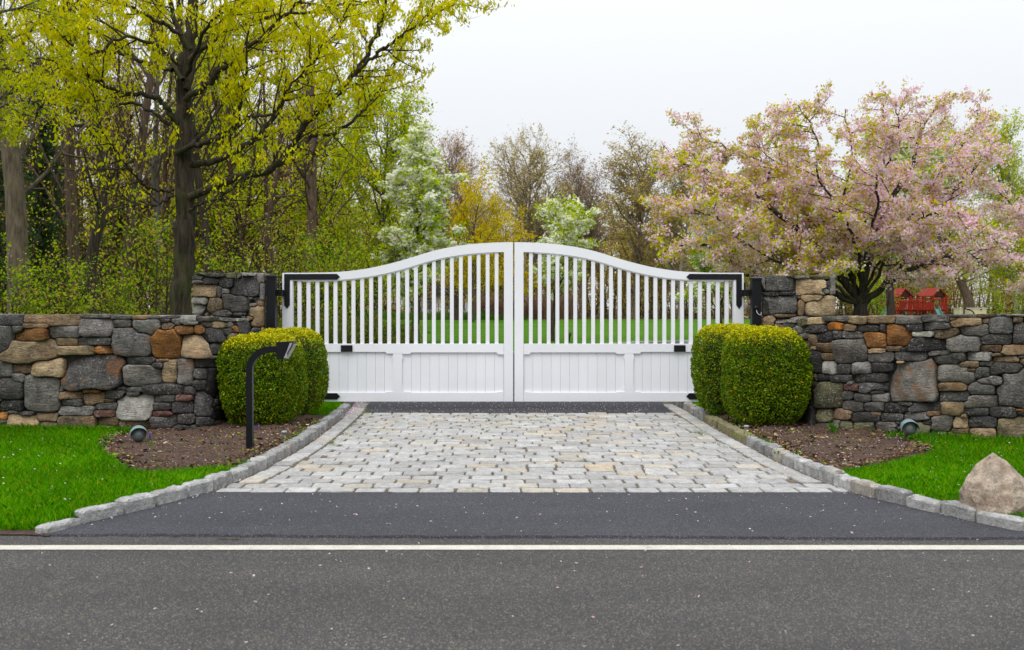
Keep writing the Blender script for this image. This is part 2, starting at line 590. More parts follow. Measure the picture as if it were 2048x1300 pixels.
M = dict(
    rock=rock_mat('fieldstone', fleck=1.0, bstr=1.0),
    boulder=rock_mat('boulder_stone', fleck=0.6, bstr=1.0, sc=1.9, layer=False),
    kerbstone=rock_mat('kerb_granite', fleck=0.7, bstr=1.0, sc=1.5, layer=False, soft=0.45),
    granite=rock_mat('granite_block', fleck=0.5, bstr=0.95, sc=2.0, layer=False, soft=0.75),
    granite_attr=rock_mat('granite_block_far', use_attr=True, fleck=0.5, bstr=0.95, sc=2.0, layer=False, soft=0.75),
    mortar=plain('dark_joint', (0.03, 0.026, 0.021), 0.95, 0.4, 14, bstr=0.4),
    sandjoint=plain('sandy_joint', (0.09, 0.070, 0.046), 0.95, 0.6, 9, bstr=0.5),
    road=asphalt_mat('road_asphalt', (0.041, 0.039, 0.0395), (0.076, 0.072, 0.070), (0.27, 0.22, 0.155), 190),
    newasphalt=asphalt_mat('new_asphalt', (0.030, 0.030, 0.037), (0.054, 0.054, 0.064), (0.15, 0.145, 0.15), 190),
    line=worn_line(),
    white=white_paint(),
    black=plain('black_metal', (0.0045, 0.005, 0.0065), 0.4, 0.25, 6, bstr=0.03, spec=0.22),
    blackplate=plain('black_plate', (0.006, 0.006, 0.008), 0.5, 0.3, 20, bstr=0.03, spec=0.25),
    steel=plain('grey_plate', (0.26, 0.26, 0.27), 0.45, 0.2, 40, bstr=0.05),
    verdigris=plain('verdigris_copper', (0.13, 0.20, 0.205), 0.65, 0.35, 40, bstr=0.1),
    lens=plain('dusty_glass', (0.17, 0.19, 0.19), 0.35, 0.25, 30, bstr=0.03),
    rusty=plain('rusty_iron', (0.05, 0.035, 0.028), 0.8, 0.35, 30),
    lawn=lawn_mat('lawn_turf', (0.014, 0.065, 0.001), (0.03, 0.13, 0.001), (0.06, 0.19, 0.003)),
    ground=ground_mat(),
    soil=soil_mat('mulch_soil'),
    leaf=leaf_mat('leaf', 0.5, 0.6, 0.06),
    box_leaf=leaf_mat('boxwood_leaf', 0.22, 0.5, 0.14),
    blossom=leaf_mat('blossom', 0.5, 0.8, 0.02),
    grass=leaf_mat('grass_blade', 0.35, 0.6, 0.06),
    chips=leaf_mat('mulch_chips', 0.0, 0.9, 0.1),
    core=plain('shade_core', (0.008, 0.009, 0.002), 0.95, 0.4, 20),  # boxwood core, shade of the leaf hollows put into the colour
    bark_oak=bark_mat('oak_bark', (0.010, 0.008, 0.006), (0.075, 0.056, 0.038), 0.45),
    bark_tan=bark_mat('tan_bark', (0.055, 0.042, 0.028), (0.16, 0.125, 0.085), 0.2),
    bark_dark=bark_mat('dark_bark', (0.016, 0.012, 0.009), (0.075, 0.055, 0.04), 0.35),
    bark_red=bark_mat('reddish_bark', (0.045, 0.028, 0.02), (0.14, 0.095, 0.065), 0.1),
    bark_grey=bark_mat('grey_bark', (0.05, 0.042, 0.035), (0.15, 0.13, 0.11), 0.35),
    bark_pale=bark_mat('pale_bark', (0.15, 0.12, 0.095), (0.31, 0.26, 0.21), 0.1),
    bark_cherry=bark_mat('cherry_bark', (0.014, 0.010, 0.009), (0.07, 0.055, 0.045), 0.45),
    redwood=plain('red_stained_wood', (0.24, 0.014, 0.006), 0.7, 0.3, 10, spec=0.2),
    redroof=plain('red_roof_boards', (0.17, 0.022, 0.014), 0.8, 0.2, 10, spec=0.1),
    gable=plain('gable_shade_colour', (0.06, 0.010, 0.007), 0.8, 0.3, 10, spec=0.1),  # shade under the open gables put into the colour
    slide=plain('green_slide_plastic', (0.045, 0.16, 0.13), 0.4, 0.1, 5),
    slide2=plain('teal_slide_plastic', (0.02, 0.20, 0.21), 0.4, 0.1, 5),
    cream=plain('cream_panel', (0.55, 0.47, 0.32), 0.6, 0.08, 5),
    siding=plain('white_siding', (0.66, 0.68, 0.70), 0.6, 0.08, 3),
    pane=plain('window_glass', (0.10, 0.13, 0.16), 0.1, 0.2, 2, bstr=0),
    shingle=plain('dark_shingles', (0.05, 0.045, 0.042), 0.9, 0.3, 14),
    wire=plain('black_wire', (0.012, 0.012, 0.014), 0.5, 0.2, 10),
    conduit=plain('grey_conduit', (0.35, 0.35, 0.35), 0.4, 0.1, 10),
)

# ------------------------------------------------------------------ driveway outline (pixel rows of the kerb foot on the ground)
KL = np.array([G(*p) for p in ((96, 1072), (165, 1052), (290, 1021), (415, 986), (500, 953), (590, 904), (640, 870), (690, 830), (718, 803))])
KR = np.array([G(*p) for p in ((2140, 1088), (2048, 1068), (1940, 1045), (1800, 1012), (1700, 985), (1590, 940), (1500, 895), (1440, 862), (1390, 832), (1340, 803))])
KL = np.vstack([KL, [[-2.25, 18.5, 0], [-1.9, 23, 0], [-0.4, 29, 0], [3.3, 35.6, 0], [7.6, 38.6, 0], [16, 41.5, 0]]])
KR = np.vstack([KR, [[2.55, 18.5, 0], [2.9, 21, 0], [4.4, 25.5, 0], [8, 29.5, 0], [16, 33, 0]]])
KLs, KRs = bezier_poly(KL, 10), bezier_poly(KR, 10)


def kx(K, y):
    """x of a kerb line at depth y"""
    i = np.argsort(K[:, 1])
    return np.interp(y, K[i, 1], K[i, 0])


Y_COB0, Y_COB1 = G(0, 988)[1], G(0, 828)[1]

# ------------------------------------------------------------------ setting: ground, road, driveway, lawns
xs = np.concatenate([np.linspace(-420, -40, 14), np.linspace(-36, 36, 37), np.linspace(40, 420, 14)])
ys = np.concatenate([np.linspace(-60, 14, 12), np.linspace(16, 90, 50), np.linspace(95, 600, 22)])
X, Y = np.meshgrid(xs, ys)
Z = gz(X, Y)
nx = len(xs)
ii = (np.arange(len(ys) - 1)[:, None] * nx + np.arange(nx - 1)[None, :]).ravel()
Q = np.stack([ii, ii + 1, ii + nx + 1, ii + nx], 1)
tag(link('ground', arr_mesh('ground', np.stack([X.ravel(), Y.ravel(), Z.ravel()], 1), Q, smooth=True), M['ground']), kind='structure')


def strip(name, left, right, z, mat):
    """sheet between two polylines with equal point counts"""
    n = len(left)
    V = [(p[0], p[1], z(p) if callable(z) else z) for p in left] + [(p[0], p[1], z(p) if callable(z) else z) for p in right]
    me = py_mesh(name, V, [(i, n + i, n + i + 1, i + 1) for i in range(n - 1)])
    return link(name, me, mat)


# road: edge meets the apron along a slightly wandering seam
sx_ = np.linspace(-40, 40, 161)
edge = 6.32 - 0.0035 * sx_ + 0.015 * np.sin(sx_ * 2.1) + RNG.normal(0, 0.006, 161)
edge = np.where(np.abs(sx_) > 3.4, edge + 0.10, edge)
tag(strip('road', np.stack([sx_, edge + 0.25, 0 * sx_], 1), np.stack([sx_, 0 * sx_ - 7.0, 0 * sx_], 1), 0.0, M['road']), kind='structure')
tag(strip('road_edge_line', np.stack([sx_, 6.125 + 0.003 * sx_ * 0 + RNG.normal(0, 0.002, 161), 0 * sx_], 1),
          np.stack([sx_, 6.01 + RNG.normal(0, 0.002, 161), 0 * sx_], 1), 0.004, M['line']), kind='structure')
# apron of newer asphalt, its thick front edge lies over the road
ax = np.linspace(G(70, 1077)[0], G(2140, 1089)[0], 90)
e2 = np.interp(ax, sx_, 6.32 - 0.0035 * sx_ + 0.015 * np.sin(sx_ * 2.1)) - 0.012 * ax + RNG.normal(0, 0.008, 90)
bm = bmesh.new()
top_f, low_f, back = [], [], []
for i, x in enumerate(ax):
    top_f.append(bm.verts.new((x, e2[i] + 0.012, 0.016)))
    low_f.append(bm.verts.new((x, e2[i], -0.002)))
    yb = min(Y_COB0 + 0.03, np.interp(x, KLs[:60, 0], KLs[:60, 1]) + 0.05 if x < 0 else np.interp(-x, -KRs[:60, 0], KRs[:60, 1]) + 0.05)
    back.append(bm.verts.new((x, max(yb, e2[i] + 0.03), 0.012)))
for i in range(len(ax) - 1):
    bm.faces.new((low_f[i], low_f[i + 1], top_f[i + 1], top_f[i]))
    bm.faces.new((top_f[i], top_f[i + 1], back[i + 1], back[i]))
tag(link('driveway_apron', bm_mesh('driveway_apron', bm), M['newasphalt']), kind='structure')
# inner driveway of asphalt behind the cobbles, bending right
tt = np.linspace(0, 1, 60)
ky = Y_COB1 + (41 - Y_COB1) * tt ** 1.3
i0 = np.argmin(np.abs(KLs[:, 1] - Y_COB1))
j0 = np.argmin(np.abs(KRs[:, 1] - Y_COB1))
LL = KLs[i0:]
RR = KRs[j0:]


def resamp(p, n):
    s = np.concatenate([[0], np.cumsum(np.linalg.norm(np.diff(p, axis=0), axis=1))])
    t = np.linspace(0, s[-1], n)
    return np.stack([np.interp(t, s, p[:, k]) for k in range(3)], 1)


A_, B_ = resamp(LL, 70), resamp(RR, 70)
A_[:, 0] += 0.27 * np.clip(1 - np.arange(70) / 12.0, 0, 1)
B_[:, 0] -= 0.27 * np.clip(1 - np.arange(70) / 12.0, 0, 1)
A_[0, 1] = B_[0, 1] = Y_COB1
tag(strip('inner_driveway', A_, B_, lambda p: float(gz(p[0], p[1])) + 0.042, M['newasphalt']), kind='structure')


# lawns either side of the drive
def lawn(name, K, side, y0):
    yy = np.concatenate([np.linspace(y0, 16, 60), np.linspace(16.3, 30, 20)])
    xx = np.concatenate([np.linspace(0, 6, 40), np.linspace(6.5, 20, 14)])
    V = []
    for y in yy:
        k = kx(K[:95], y) + side * 0.08
        for x in xx:
            px = k + side * x
            z = 0.072 + 0.02 * math.sin(px * 1.7 + y) * math.sin(y * 1.3) + 0.015 * min(1, x)
            if y < y0 + 0.5:
                z -= 0.08 * (1 - (y - y0) / 0.5) ** 2
            V.append((px, y, z))
    n = len(xx)
    Fc = []
    for i in range(len(yy) - 1):
        for j in range(n - 1):
            q = (i * n + j, i * n + j + 1, (i + 1) * n + j + 1, (i + 1) * n + j)
            Fc.append(q if side > 0 else q[::-1])
    return tag(link(name, py_mesh(name, V, Fc, True), M['lawn']), kind='structure')


lawn_left = lawn('lawn_left', KLs, -1, 6.55)
lawn_right = lawn('lawn_right', KRs, 1, 6.2)


for nm, x0_, x1_ in (('road_verge_left', -22.0, float(KL[0, 0]) + 0.02), ('road_verge_right', float(KR[0, 0]) - 0.05, 24.0)):
    vx = np.linspace(x0_, x1_, 120)
    tag(strip(nm, np.stack([vx, 6.85 + 0 * vx, 0 * vx], 1), np.stack([vx, 6.39 + 0.02 * np.sin(vx * 5) + RNG.normal(0, 0.012, 120), 0 * vx], 1), 0.008, M['soil']), kind='structure')


def lawn_z(x, y, side):
    K = KLs if side < 0 else KRs
    d = side * (x - kx(K[:95], y)) - 0.08
    y0 = 6.55 if side < 0 else 6.2
    z = 0.072 + 0.02 * np.sin(x * 1.7 + y) * np.sin(y * 1.3) + 0.015 * np.clip(d, 0, 1)
    return z - np.where(y < y0 + 0.5, 0.08 * (1 - (y - y0) / 0.5) ** 2, 0)


# mulch beds
BEDL = np.array([G(*p, 0.1)[:2] for p in ((432, 936), (330, 941), (262, 938), (222, 915), (196, 893), (212, 872), (265, 864))])
BEDR = np.array([G(*p, 0.1)[:2] for p in ((1640, 938), (1720, 931), (1800, 918), (1862, 905), (1868, 893), (1845, 886))])


def poly_contains(poly, x, y):
    inside = np.zeros(np.shape(x), bool)
    n = len(poly)
    for i in range(n):
        x1, y1 = poly[i]
        x2, y2 = poly[(i + 1) % n]
        c = ((y1 > y) != (y2 > y)) & (x < (x2 - x1) * (y - y1) / (y2 - y1 + 1e-12) + x1)
        inside ^= c
    return inside


def bed_poly(B, K, side, yend):
    b = bezier_poly(np.column_stack([B, np.zeros(len(B))]), 5)[:, :2]
    yy = np.linspace(yend, b[0, 1], 24)
    kk = np.stack([kx(K[:95], yy) + side * 0.08, yy], 1)
    mid = np.array([[b[-1, 0], yend]])
    return np.vstack([b, mid, kk])


PBL = bed_poly(BEDL, KLs, -1, 13.0)
PBR = bed_poly(BEDR, KRs, 1, 13.0)


def bed(name, poly, side):
    x0, x1 = poly[:, 0].min() - 0.1, poly[:, 0].max() + 0.1
    y0, y1 = poly[:, 1].min() - 0.1, poly[:, 1].max() + 0.1
    st = 0.04
    gx, gy = np.meshgrid(np.arange(x0, x1, st), np.arange(y0, y1, st))
    ins = poly_contains(poly, gx, gy)
    # distance to edge, roughly, by repeated erosion
    dist = ins.astype(float)
    cur = ins.copy()
    for k in range(5):
        er = cur.copy()
        er[1:] &= cur[:-1]; er[:-1] &= cur[1:]; er[:, 1:] &= cur[:, :-1]; er[:, :-1] &= cur[:, 1:]
        cur = er
        dist += cur
    rng = np.random.default_rng(3)
    lump = 0.012 * np.sin(gx * 9 + gy * 4) * np.sin(gy * 11 - gx * 3) + rng.normal(0, 0.006, gx.shape)
    z = lawn_z(gx, gy, side) - 0.035 + 0.0125 * dist + lump * (dist > 1)
    n = gx.shape[1]
    keep = np.zeros_like(ins)
    keep[:-1, :-1] = ins[:-1, :-1] | ins[1:, :-1] | ins[:-1, 1:] | ins[1:, 1:]
    r, c = np.nonzero(keep[:-1, :-1])
    q = np.stack([r * n + c, r * n + c + 1, (r + 1) * n + c + 1, (r + 1) * n + c], 1)
    used, inv = np.unique(q, return_inverse=True)
    V = np.stack([gx.ravel(), gy.ravel(), z.ravel()], 1)[used]
    return tag(link(name, arr_mesh(name, V, inv.reshape(-1, 4), smooth=True), M['soil']), kind='structure')


bed('planting_bed_left', PBL, -1)
bed('planting_bed_right', PBR, 1)


# ------------------------------------------------------------------ granite blocks: kerbs and cobbles
def block_mesh(rng, name, lx, ly, lz, jit=0.01, ins=0.018, n=3, knock=(0.90, 0.97)):
    """hewn block: rough outline, rounded top edge; centred in x,y, foot at z = -0.06"""
    o = []
    for (ax_, ay_, bx_, by_) in ((-1, -1, 1, -1), (1, -1, 1, 1), (1, 1, -1, 1), (-1, 1, -1, -1)):
        for k in range(n):
            t = (k + 0.0) / n
            o.append((ax_ + (bx_ - ax_) * t, ay_ + (by_ - ay_) * t))
    o = np.array(o) * [lx / 2, ly / 2]
    o += rng.normal(0, jit, o.shape)
    # knock the corners off
    for k in range(0, len(o), n):
        o[k] *= rng.uniform(*knock)
    m = len(o)
    c = o.mean(0)
    inset = lambda f: c + (o - c) * (1 - f / np.maximum(np.abs(o - c).max(1, keepdims=True), 1e-3))
    rings = [(o * 1.0, -0.06), (o + rng.normal(0, jit * 0.4, o.shape), lz - ins), (inset(ins * 0.9), lz - ins * 0.15), (inset(ins * 2.6), lz)]
    V = []
    for k, (r, z) in enumerate(rings):
        for p in r:
            V.append((p[0], p[1], z + (rng.normal(0, jit * 0.35) if k else 0)))
    V.append((c[0], c[1], lz + rng.normal(0, jit * 0.3)))
    Fc = []
    for k in range(3):
        for i in range(m):
            j = (i + 1) % m
            Fc.append((k * m + i, k * m + j, (k + 1) * m + j, (k + 1) * m + i))
    for i in range(m):
        Fc.append((3 * m + i, 3 * m + (i + 1) % m, 4 * m))
    return np.array(V), Fc


def granite_color(rng, warm=0.2):
    g = rng.uniform(0.34, 0.455)
    c = np.array([g * 1.01, g * 1.0, g * 0.965])
    if rng.random() < warm:
        c = c * [1.08, 1.0, 0.88]
    c = c * rng.uniform(0.88, 1.08)
    return (c[0], c[1], c[2], rng.choice([0, 0.0, 0.1, 0.25, 0.5], p=[.35, .2, .2, .17, .08]))


rng = np.random.default_rng(21)
kv = []
for k in range(10):
    V, Fc = block_mesh(rng, 'kerb_block', 0.272, 0.115, 0.104, 0.008, 0.016, 4)
    me = py_mesh('kerb_block', V, Fc, False)
    me.materials.append(M['kerbstone'])
    kv.append(me)


def kerb(K, side, label):
    t = thing('kerb', label, 'kerb', (float(K[0, 0]), float(K[0, 1]), 0), group='granite kerbs along the driveway')
    s = np.concatenate([[0], np.cumsum(np.linalg.norm(np.diff(K, axis=0), axis=1))])
    pos, k = 0.0, 0
    while pos < s[-1] - 0.3:
        L = rng.uniform(0.255, 0.31) * (1.0 if k > 4 else 1.12)
        m_ = pos + L / 2
        p = np.array([np.interp(m_, s, K[:, q]) for q in range(3)])
        a = np.array([np.interp(m_ - .1, s, K[:, q]) for q in range(3)])
        b = np.array([np.interp(m_ + .1, s, K[:, q]) for q in range(3)])
        d = (b - a) / np.linalg.norm(b - a)
        n_ = np.array([-d[1], d[0], 0]) * (1 if side < 0 else -1)
        c = p + n_ * 0.055
        z = float(max(0.0, gz(p[0], p[1]) + 0.04)) if p[1] > 16 else 0.0
        drop = -0.045 if k == 0 else (-0.015 if k == 1 else 0)
        o = link('kerb_block', kv[rng.integers(len(kv))], None, t,
                 (c[0] - K[0, 0], c[1] - K[0, 1], z + drop + rng.normal(0, 0.006)),
                 (rng.normal(0, 0.02), rng.normal(0, 0.015), math.atan2(d[1], d[0]) + rng.normal(0, 0.025)))
        o.scale = (L / 0.275 * 0.97, rng.uniform(0.93, 1.1), rng.uniform(0.92, 1.08))
        o.color = tuple(0.95 * q for q in granite_color(rng, 0.15))
        if 10.5 < c[1] < 13 and side > 0:
            o.color = (0.27, 0.25, 0.13, 0.2)
        if c[1] > 9.5:
            o.color = tuple(x * 0.82 for x in o.color[:3]) + (o.color[3],)
        pos += L + rng.uniform(0.008, 0.022)
        k += 1
        if c[1] > 41:
            break
    return t


kerb(KLs, -1, 'granite block kerb on the left side of the driveway, past the black post')
kerb(KRs, 1, 'granite block kerb on the right side of the driveway, past the pale boulder')

# cobbles
yy = np.linspace(Y_COB0 - 0.02, 17.0, 50)
pav = strip('cobblestone_paving', np.stack([kx(KLs, yy) - 0.03, yy, 0 * yy], 1), np.stack([kx(KRs, yy) + 0.03, yy, 0 * yy], 1), 0.006, M['sandjoint'])
tag(pav, kind='structure')
cv, cvraw = [], []
for k in range(14):
    V, Fc = block_mesh(rng, 'cobblestone', 0.250, 0.185, 0.011, 0.0026, 0.005, 4, (0.965, 0.99))
    me = py_mesh('cobblestone', V, Fc, True)
    me.materials.append(M['granite'])
    cv.append(me)
    cvraw.append((V, Fc))
spots = []
NR = 30
pitch = (Y_COB1 - Y_COB0) / NR
for r_ in range(NR):
    y = Y_COB0 + (r_ + 0.5) * pitch
    xl, xr = kx(KLs, y), kx(KRs, y)
    bl = 0.0 if r_ < 2 else 0.215
    x = xl + bl + 0.03 + rng.uniform(0, 0.05) + (0.13 if r_ % 2 else 0.0)
    if r_ % 2:
        spots.append((xl + bl + 0.09, y, 0.45, 1.0, 0))
    while x < xr - bl - 0.08:
        w = rng.uniform(0.88, 1.10)
        L = 0.245 * w
        if x + L > xr - bl - 0.02:
            w = max(0.35, (xr - bl - 0.02 - x) / 0.245)
            L = 0.245 * w
        spots.append((x + L / 2, y + rng.normal(0, 0.002), w, rng.uniform(0.975, 1.025), rng.normal(0, 0.005)))
        x += L + rng.uniform(0.014, 0.034)
# border course laid lengthwise beside each kerb
for K, sd in ((KLs, -1), (KRs, 1)):
    y = Y_COB0 + 2.2 * pitch
    while y < Y_COB1 + 1.2:
        w = rng.uniform(0.95, 1.2)
        L = 0.245 * w
        x = kx(K, y + L / 2) - sd * 0.125
        dx = kx(K, y + L) - kx(K, y)
        spots.append((x, y + L / 2, w, 0.92, math.atan2(L, dx)))
        y += L + 0.02
spots.sort(key=lambda s_: s_[1])
VV, FF, CC, off = [], [], [], 0
for i, (x, y, sx1, sy1, rz) in enumerate(spots):
    k = rng.integers(len(cv))
    cc = granite_color(rng, 0.10)
    if abs(x - 0.4) < 1.0 and rng.random() < 0.15:
        cc = (cc[0] * 1.08, cc[1] * 0.98, cc[2] * 0.84, 0.4)
    z = 0.006 + rng.normal(0, 0.003)
    flip = math.pi if rng.random() < .5 else 0
    if i < 300:
        o = link('cobblestone', cv[k], None, pav, (x, y, z), (rng.normal(0, .012), rng.normal(0, .01), rz + flip))
        o.scale = (sx1, sy1, 1)
        o.color = cc
    else:
        V, Fc = cvraw[k]
        a = rz + flip
        W = V * [sx1, sy1, 1]
        W = np.stack([W[:, 0] * math.cos(a) - W[:, 1] * math.sin(a) + x, W[:, 0] * math.sin(a) + W[:, 1] * math.cos(a) + y, W[:, 2] + z], 1)
        VV.append(W)
        FF += [tuple(q + off for q in f) for f in Fc]
        CC.append(np.tile(cc, (len(V), 1)))
        off += len(V)
me = py_mesh('far_cobblestones', np.concatenate(VV), FF, True)
at = me.color_attributes.new('Col', 'FLOAT_COLOR', 'POINT')
at.data.foreach_set('color', np.concatenate(CC).astype(np.float32).ravel())
tag(link('far_cobblestones', me, M['granite_attr'], pav), kind='stuff')

# ------------------------------------------------------------------ fieldstone walls and pillars
STC = dict(d=(0.080, 0.075, 0.070), g=(0.162, 0.152, 0.139), k=(0.036, 0.033, 0.030), b=(0.185, 0.125, 0.070), t=(0.31, 0.225, 0.130),
           l=(0.28, 0.265, 0.235), o=(0.29, 0.13, 0.034), r=(0.115, 0.055, 0.042), m=(0.10, 0.098, 0.05), O=(0.36, 0.12, 0.012), T=(0.30, 0.24, 0.14))
RUST = dict(d=0.0, g=0.1, k=0.0, b=0.3, t=0.25, l=0.05, o=1.0, r=0.2, m=0.1, O=1.2, T=0.1)

WALL_L = """80 412 170 85 d;240 405 170 60 b;435 410 210 75 b;648 384 200 34 g;825 386 150 40 g;960 390 115 42 b;1110 388 190 26 g;1290 410 115 65 l;
1395 398 100 44 g;1480 398 60 40 g;1570 400 130 36 g;1660 405 80 40 l;35 535 95 190 d;120 475 80 60 g;240 448 190 32 b;205 515 245 92 o;438 495 215 80 g;
658 462 235 125 g;835 435 130 50 g;1000 465 195 120 g;1130 412 65 26 d;1200 420 65 45 l;1145 455 90 55 b;1258 480 130 62 o;1365 475 80 62 o;1420 440 55 40 d;
1510 445 95 45 t;1580 445 40 36 g;1610 475 40 45 o;1655 450 50 110 d;1480 515 135 95 d;1570 495 60 50 d;1600 520 90 50 t;205 628 375 165 t;452 562 155 55 t;
652 557 230 52 d;520 620 245 68 t;713 615 125 56 o;905 560 270 200 g2;1130 570 205 215 o2;1330 590 190 155 t;1485 610 120 80 d;35 748 100 105 d;152 745 130 62 b;
335 740 240 145 t;128 810 80 70 l;285 910 250 260 g;635 770 450 245 d2;965 690 200 52 d;1110 688 85 24 b;960 790 265 145 l;1080 722 85 45 d;1165 760 120 155 t;
1262 770 120 180 g2;1410 708 170 55 d;1370 780 105 75 d;1465 830 100 190 k;1365 855 100 75 d;75 880 165 145 d;418 880 30 45 g;482 928 155 55 b;622 898 125 30 o;645 948 145 88 b;
490 975 155 52 d;788 920 135 65 d;825 880 55 25 g;918 888 110 35 d;910 920 90 30 d;1120 885 280 72 d;1300 895 85 60 d;750 963 70 26 b;925 1005 245 185 l;
1122 952 145 48 d;1258 945 115 48 r;725 1000 155 50 d;1110 1003 125 55 d;1245 1008 145 80 d;1385 985 125 170 d;75 1000 155 75 k;90 1040 85 25 d;180 1052 100 30 d;
20 1070 60 55 o;155 1105 210 95 t;315 1075 165 58 b;525 1038 240 75 l;715 1055 155 52 r;1105 1055 135 42 r;330 1145 130 70 t;530 1115 265 125 b;740 1105 165 70 b;
930 1130 220 60 b;1118 1110 180 90 d;1275 1090 130 70 d;1385 1108 90 70 d;170 1160 190 50 t;20 1110 50 25 l;15 1150 50 45 b;1235 1160 130 60 d;1095 1190 180 70 b;
1330 1150 60 40 d;750 1150 190 40 t"""
PIL_L = """1355 85 90 30 m;1470 95 135 40 d;1595 105 100 50 m;1700 95 110 30 l;1790 120 60 80 l;1345 122 75 26 d;1350 150 80 20 g;1440 145 115 40 k;1550 155 110 70 k;
1395 208 170 88 t;1500 215 36 75 d;1540 213 55 35 g;1670 185 190 135 d;1365 280 115 60 l;1475 315 105 105 b;1605 295 175 125 d;1350 335 85 85 l;1520 360 125 50 d;
1625 370 70 25 d;1764 390 110 140 t;1800 215 40 130 g;1790 295 45 40 b;1749 510 75 95 d;1800 500 35 80 b;1720 400 50 30 b;1680 470 60 90 d;1600 440 90 70 g;
1480 430 120 60 b;1360 440 110 80 d;1720 620 140 100 g;1560 600 160 110 d;1400 600 140 120 b;1740 740 120 110 d;1560 730 170 110 g;1400 740 130 110 d;1740 860 120 100 b;
1560 850 150 100 d;1400 870 140 100 g;1740 970 120 90 d;1570 970 160 100 b;1400 980 130 90 d"""
WALL_R = """130 275 170 35 l;235 285 55 70 m;320 280 110 60 t;460 262 170 38 g;610 270 120 58 t;780 268 180 55 b;960 275 180 65 g;1150 258 190 50 d;1335 243 175 28 g;
1495 240 125 36 b;1600 236 70 20 g;1690 238 125 22 l;455 318 110 55 O;345 335 110 60 k;560 330 90 50 b;680 335 150 45 k;785 335 40 60 d;995 325 130 50 d;1155 318 180 48 d;
1360 290 205 65 b;1270 265 50 25 b;1490 280 50 32 b;1600 310 170 115 d;1705 272 70 50 b;1715 365 80 145 d;140 345 50 40 g;198 345 55 60 g;150 310 80 30 k;305 410 60 65 t;
245 385 80 40 g;385 395 115 80 k;475 375 65 60 d;575 375 135 58 d;735 410 150 110 o;890 380 170 145 o;1060 370 145 32 l;1222 368 165 72 b;1415 350 195 90 g;1560 408 215 75 d;
1085 450 265 90 k;1340 432 245 125 g;395 460 140 72 b;305 465 45 25 t;565 490 225 165 g;740 487 120 40 t;860 470 110 35 b;925 478 40 30 d;1520 468 160 45 b;1690 478 175 68 b;
1175 500 155 42 g;1440 523 170 65 l;1575 512 80 22 b;1622 540 180 42 t;1730 525 50 20 g;1740 560 30 45 t;320 560 95 160 k;408 528 85 50 b;772 530 185 68 d;975 525 215 72 d;
1235 540 225 78 d;905 562 65 26 t;1370 580 140 52 t;1495 575 95 36 g;1630 608 225 85 d;418 603 98 95 l;515 612 100 75 d;640 605 140 100 g;788 597 170 64 k;1000 690 340 305 g2;
1275 650 270 145 g;1385 618 75 30 b;1468 640 100 85 d;1540 690 215 70 g;1690 740 260 280 g;305 665 60 50 b;375 665 90 50 k;500 675 150 52 d;695 672 240 68 k;560 705 40 35 g;
300 720 60 50 k;420 790 200 180 m;565 735 110 48 r;720 735 190 75 d;1255 728 205 80 b;1460 745 185 95 g;1280 795 220 72 d;745 765 110 35 d;545 790 85 62 d;645 810 110 58 d;
765 805 115 58 g;1470 830 225 90 g;940 850 115 25 d;1085 868 210 68 d;1260 880 165 100 t;575 865 145 72 d;730 868 140 62 d;870 880 150 70 k;1425 905 160 55 d;1605 905 185 82 d;
1720 893 65 22 o;1730 915 50 30 k;275 880 90 240 k;375 930 125 90 m;505 915 155 75 b;665 940 185 65 k;735 917 80 25 b;850 938 145 60 d;1020 930 175 52 g;1135 912 105 42 b;
1340 930 50 35 t;1090 975 60 40 d;1188 980 135 120 g;1315 980 95 90 t;1465 970 205 75 d;1665 1030 190 170 T;370 1000 100 40 d;465 990 60 60 g;530 1010 105 78 m;655 1010 145 72 m;
800 1012 155 75 g;1040 1030 140 95 m;1310 1035 120 38 b;1465 1060 175 80 t;1155 1075 120 85 g;1295 1070 150 55 b;725 1065 180 40 t;850 1060 60 25 t;950 1070 100 60 k"""
PIL_R = """1090 225 200 115 d;980 225 35 100 g;1300 255 210 115 t;1165 178 60 25 d;1245 183 105 25 g;1370 185 120 35 m;1460 230 45 130 g;1400 280 60 40 g;1425 245 25 60 d;
1040 300 90 30 k;1140 297 115 28 k;1105 378 215 130 d;1240 395 50 110 b;1315 330 145 58 t;1380 385 205 130 t;1000 400 30 100 k;1130 448 160 25 b;1025 490 75 85 b;
1100 520 120 80 d;1250 500 150 90 g;1400 510 130 100 d;1060 640 150 110 b;1240 620 170 110 d;1400 640 130 120 g;1060 760 150 110 d;1240 750 170 110 b;1400 780 130 120 d;
1060 880 150 110 g;1240 880 170 110 d;1400 910 130 110 b;1080 980 160 80 d;1260 990 170 90 g"""


def parse(txt, ox, oy, k=3.4219):
    out = []
    for s_ in txt.replace('\n', '').split(';'):
        a = s_.split()
        out.append([ox + float(a[0]) / k, oy + float(a[1]) / k, float(a[2]) / k, float(a[3]) / k, a[4]])
    return out


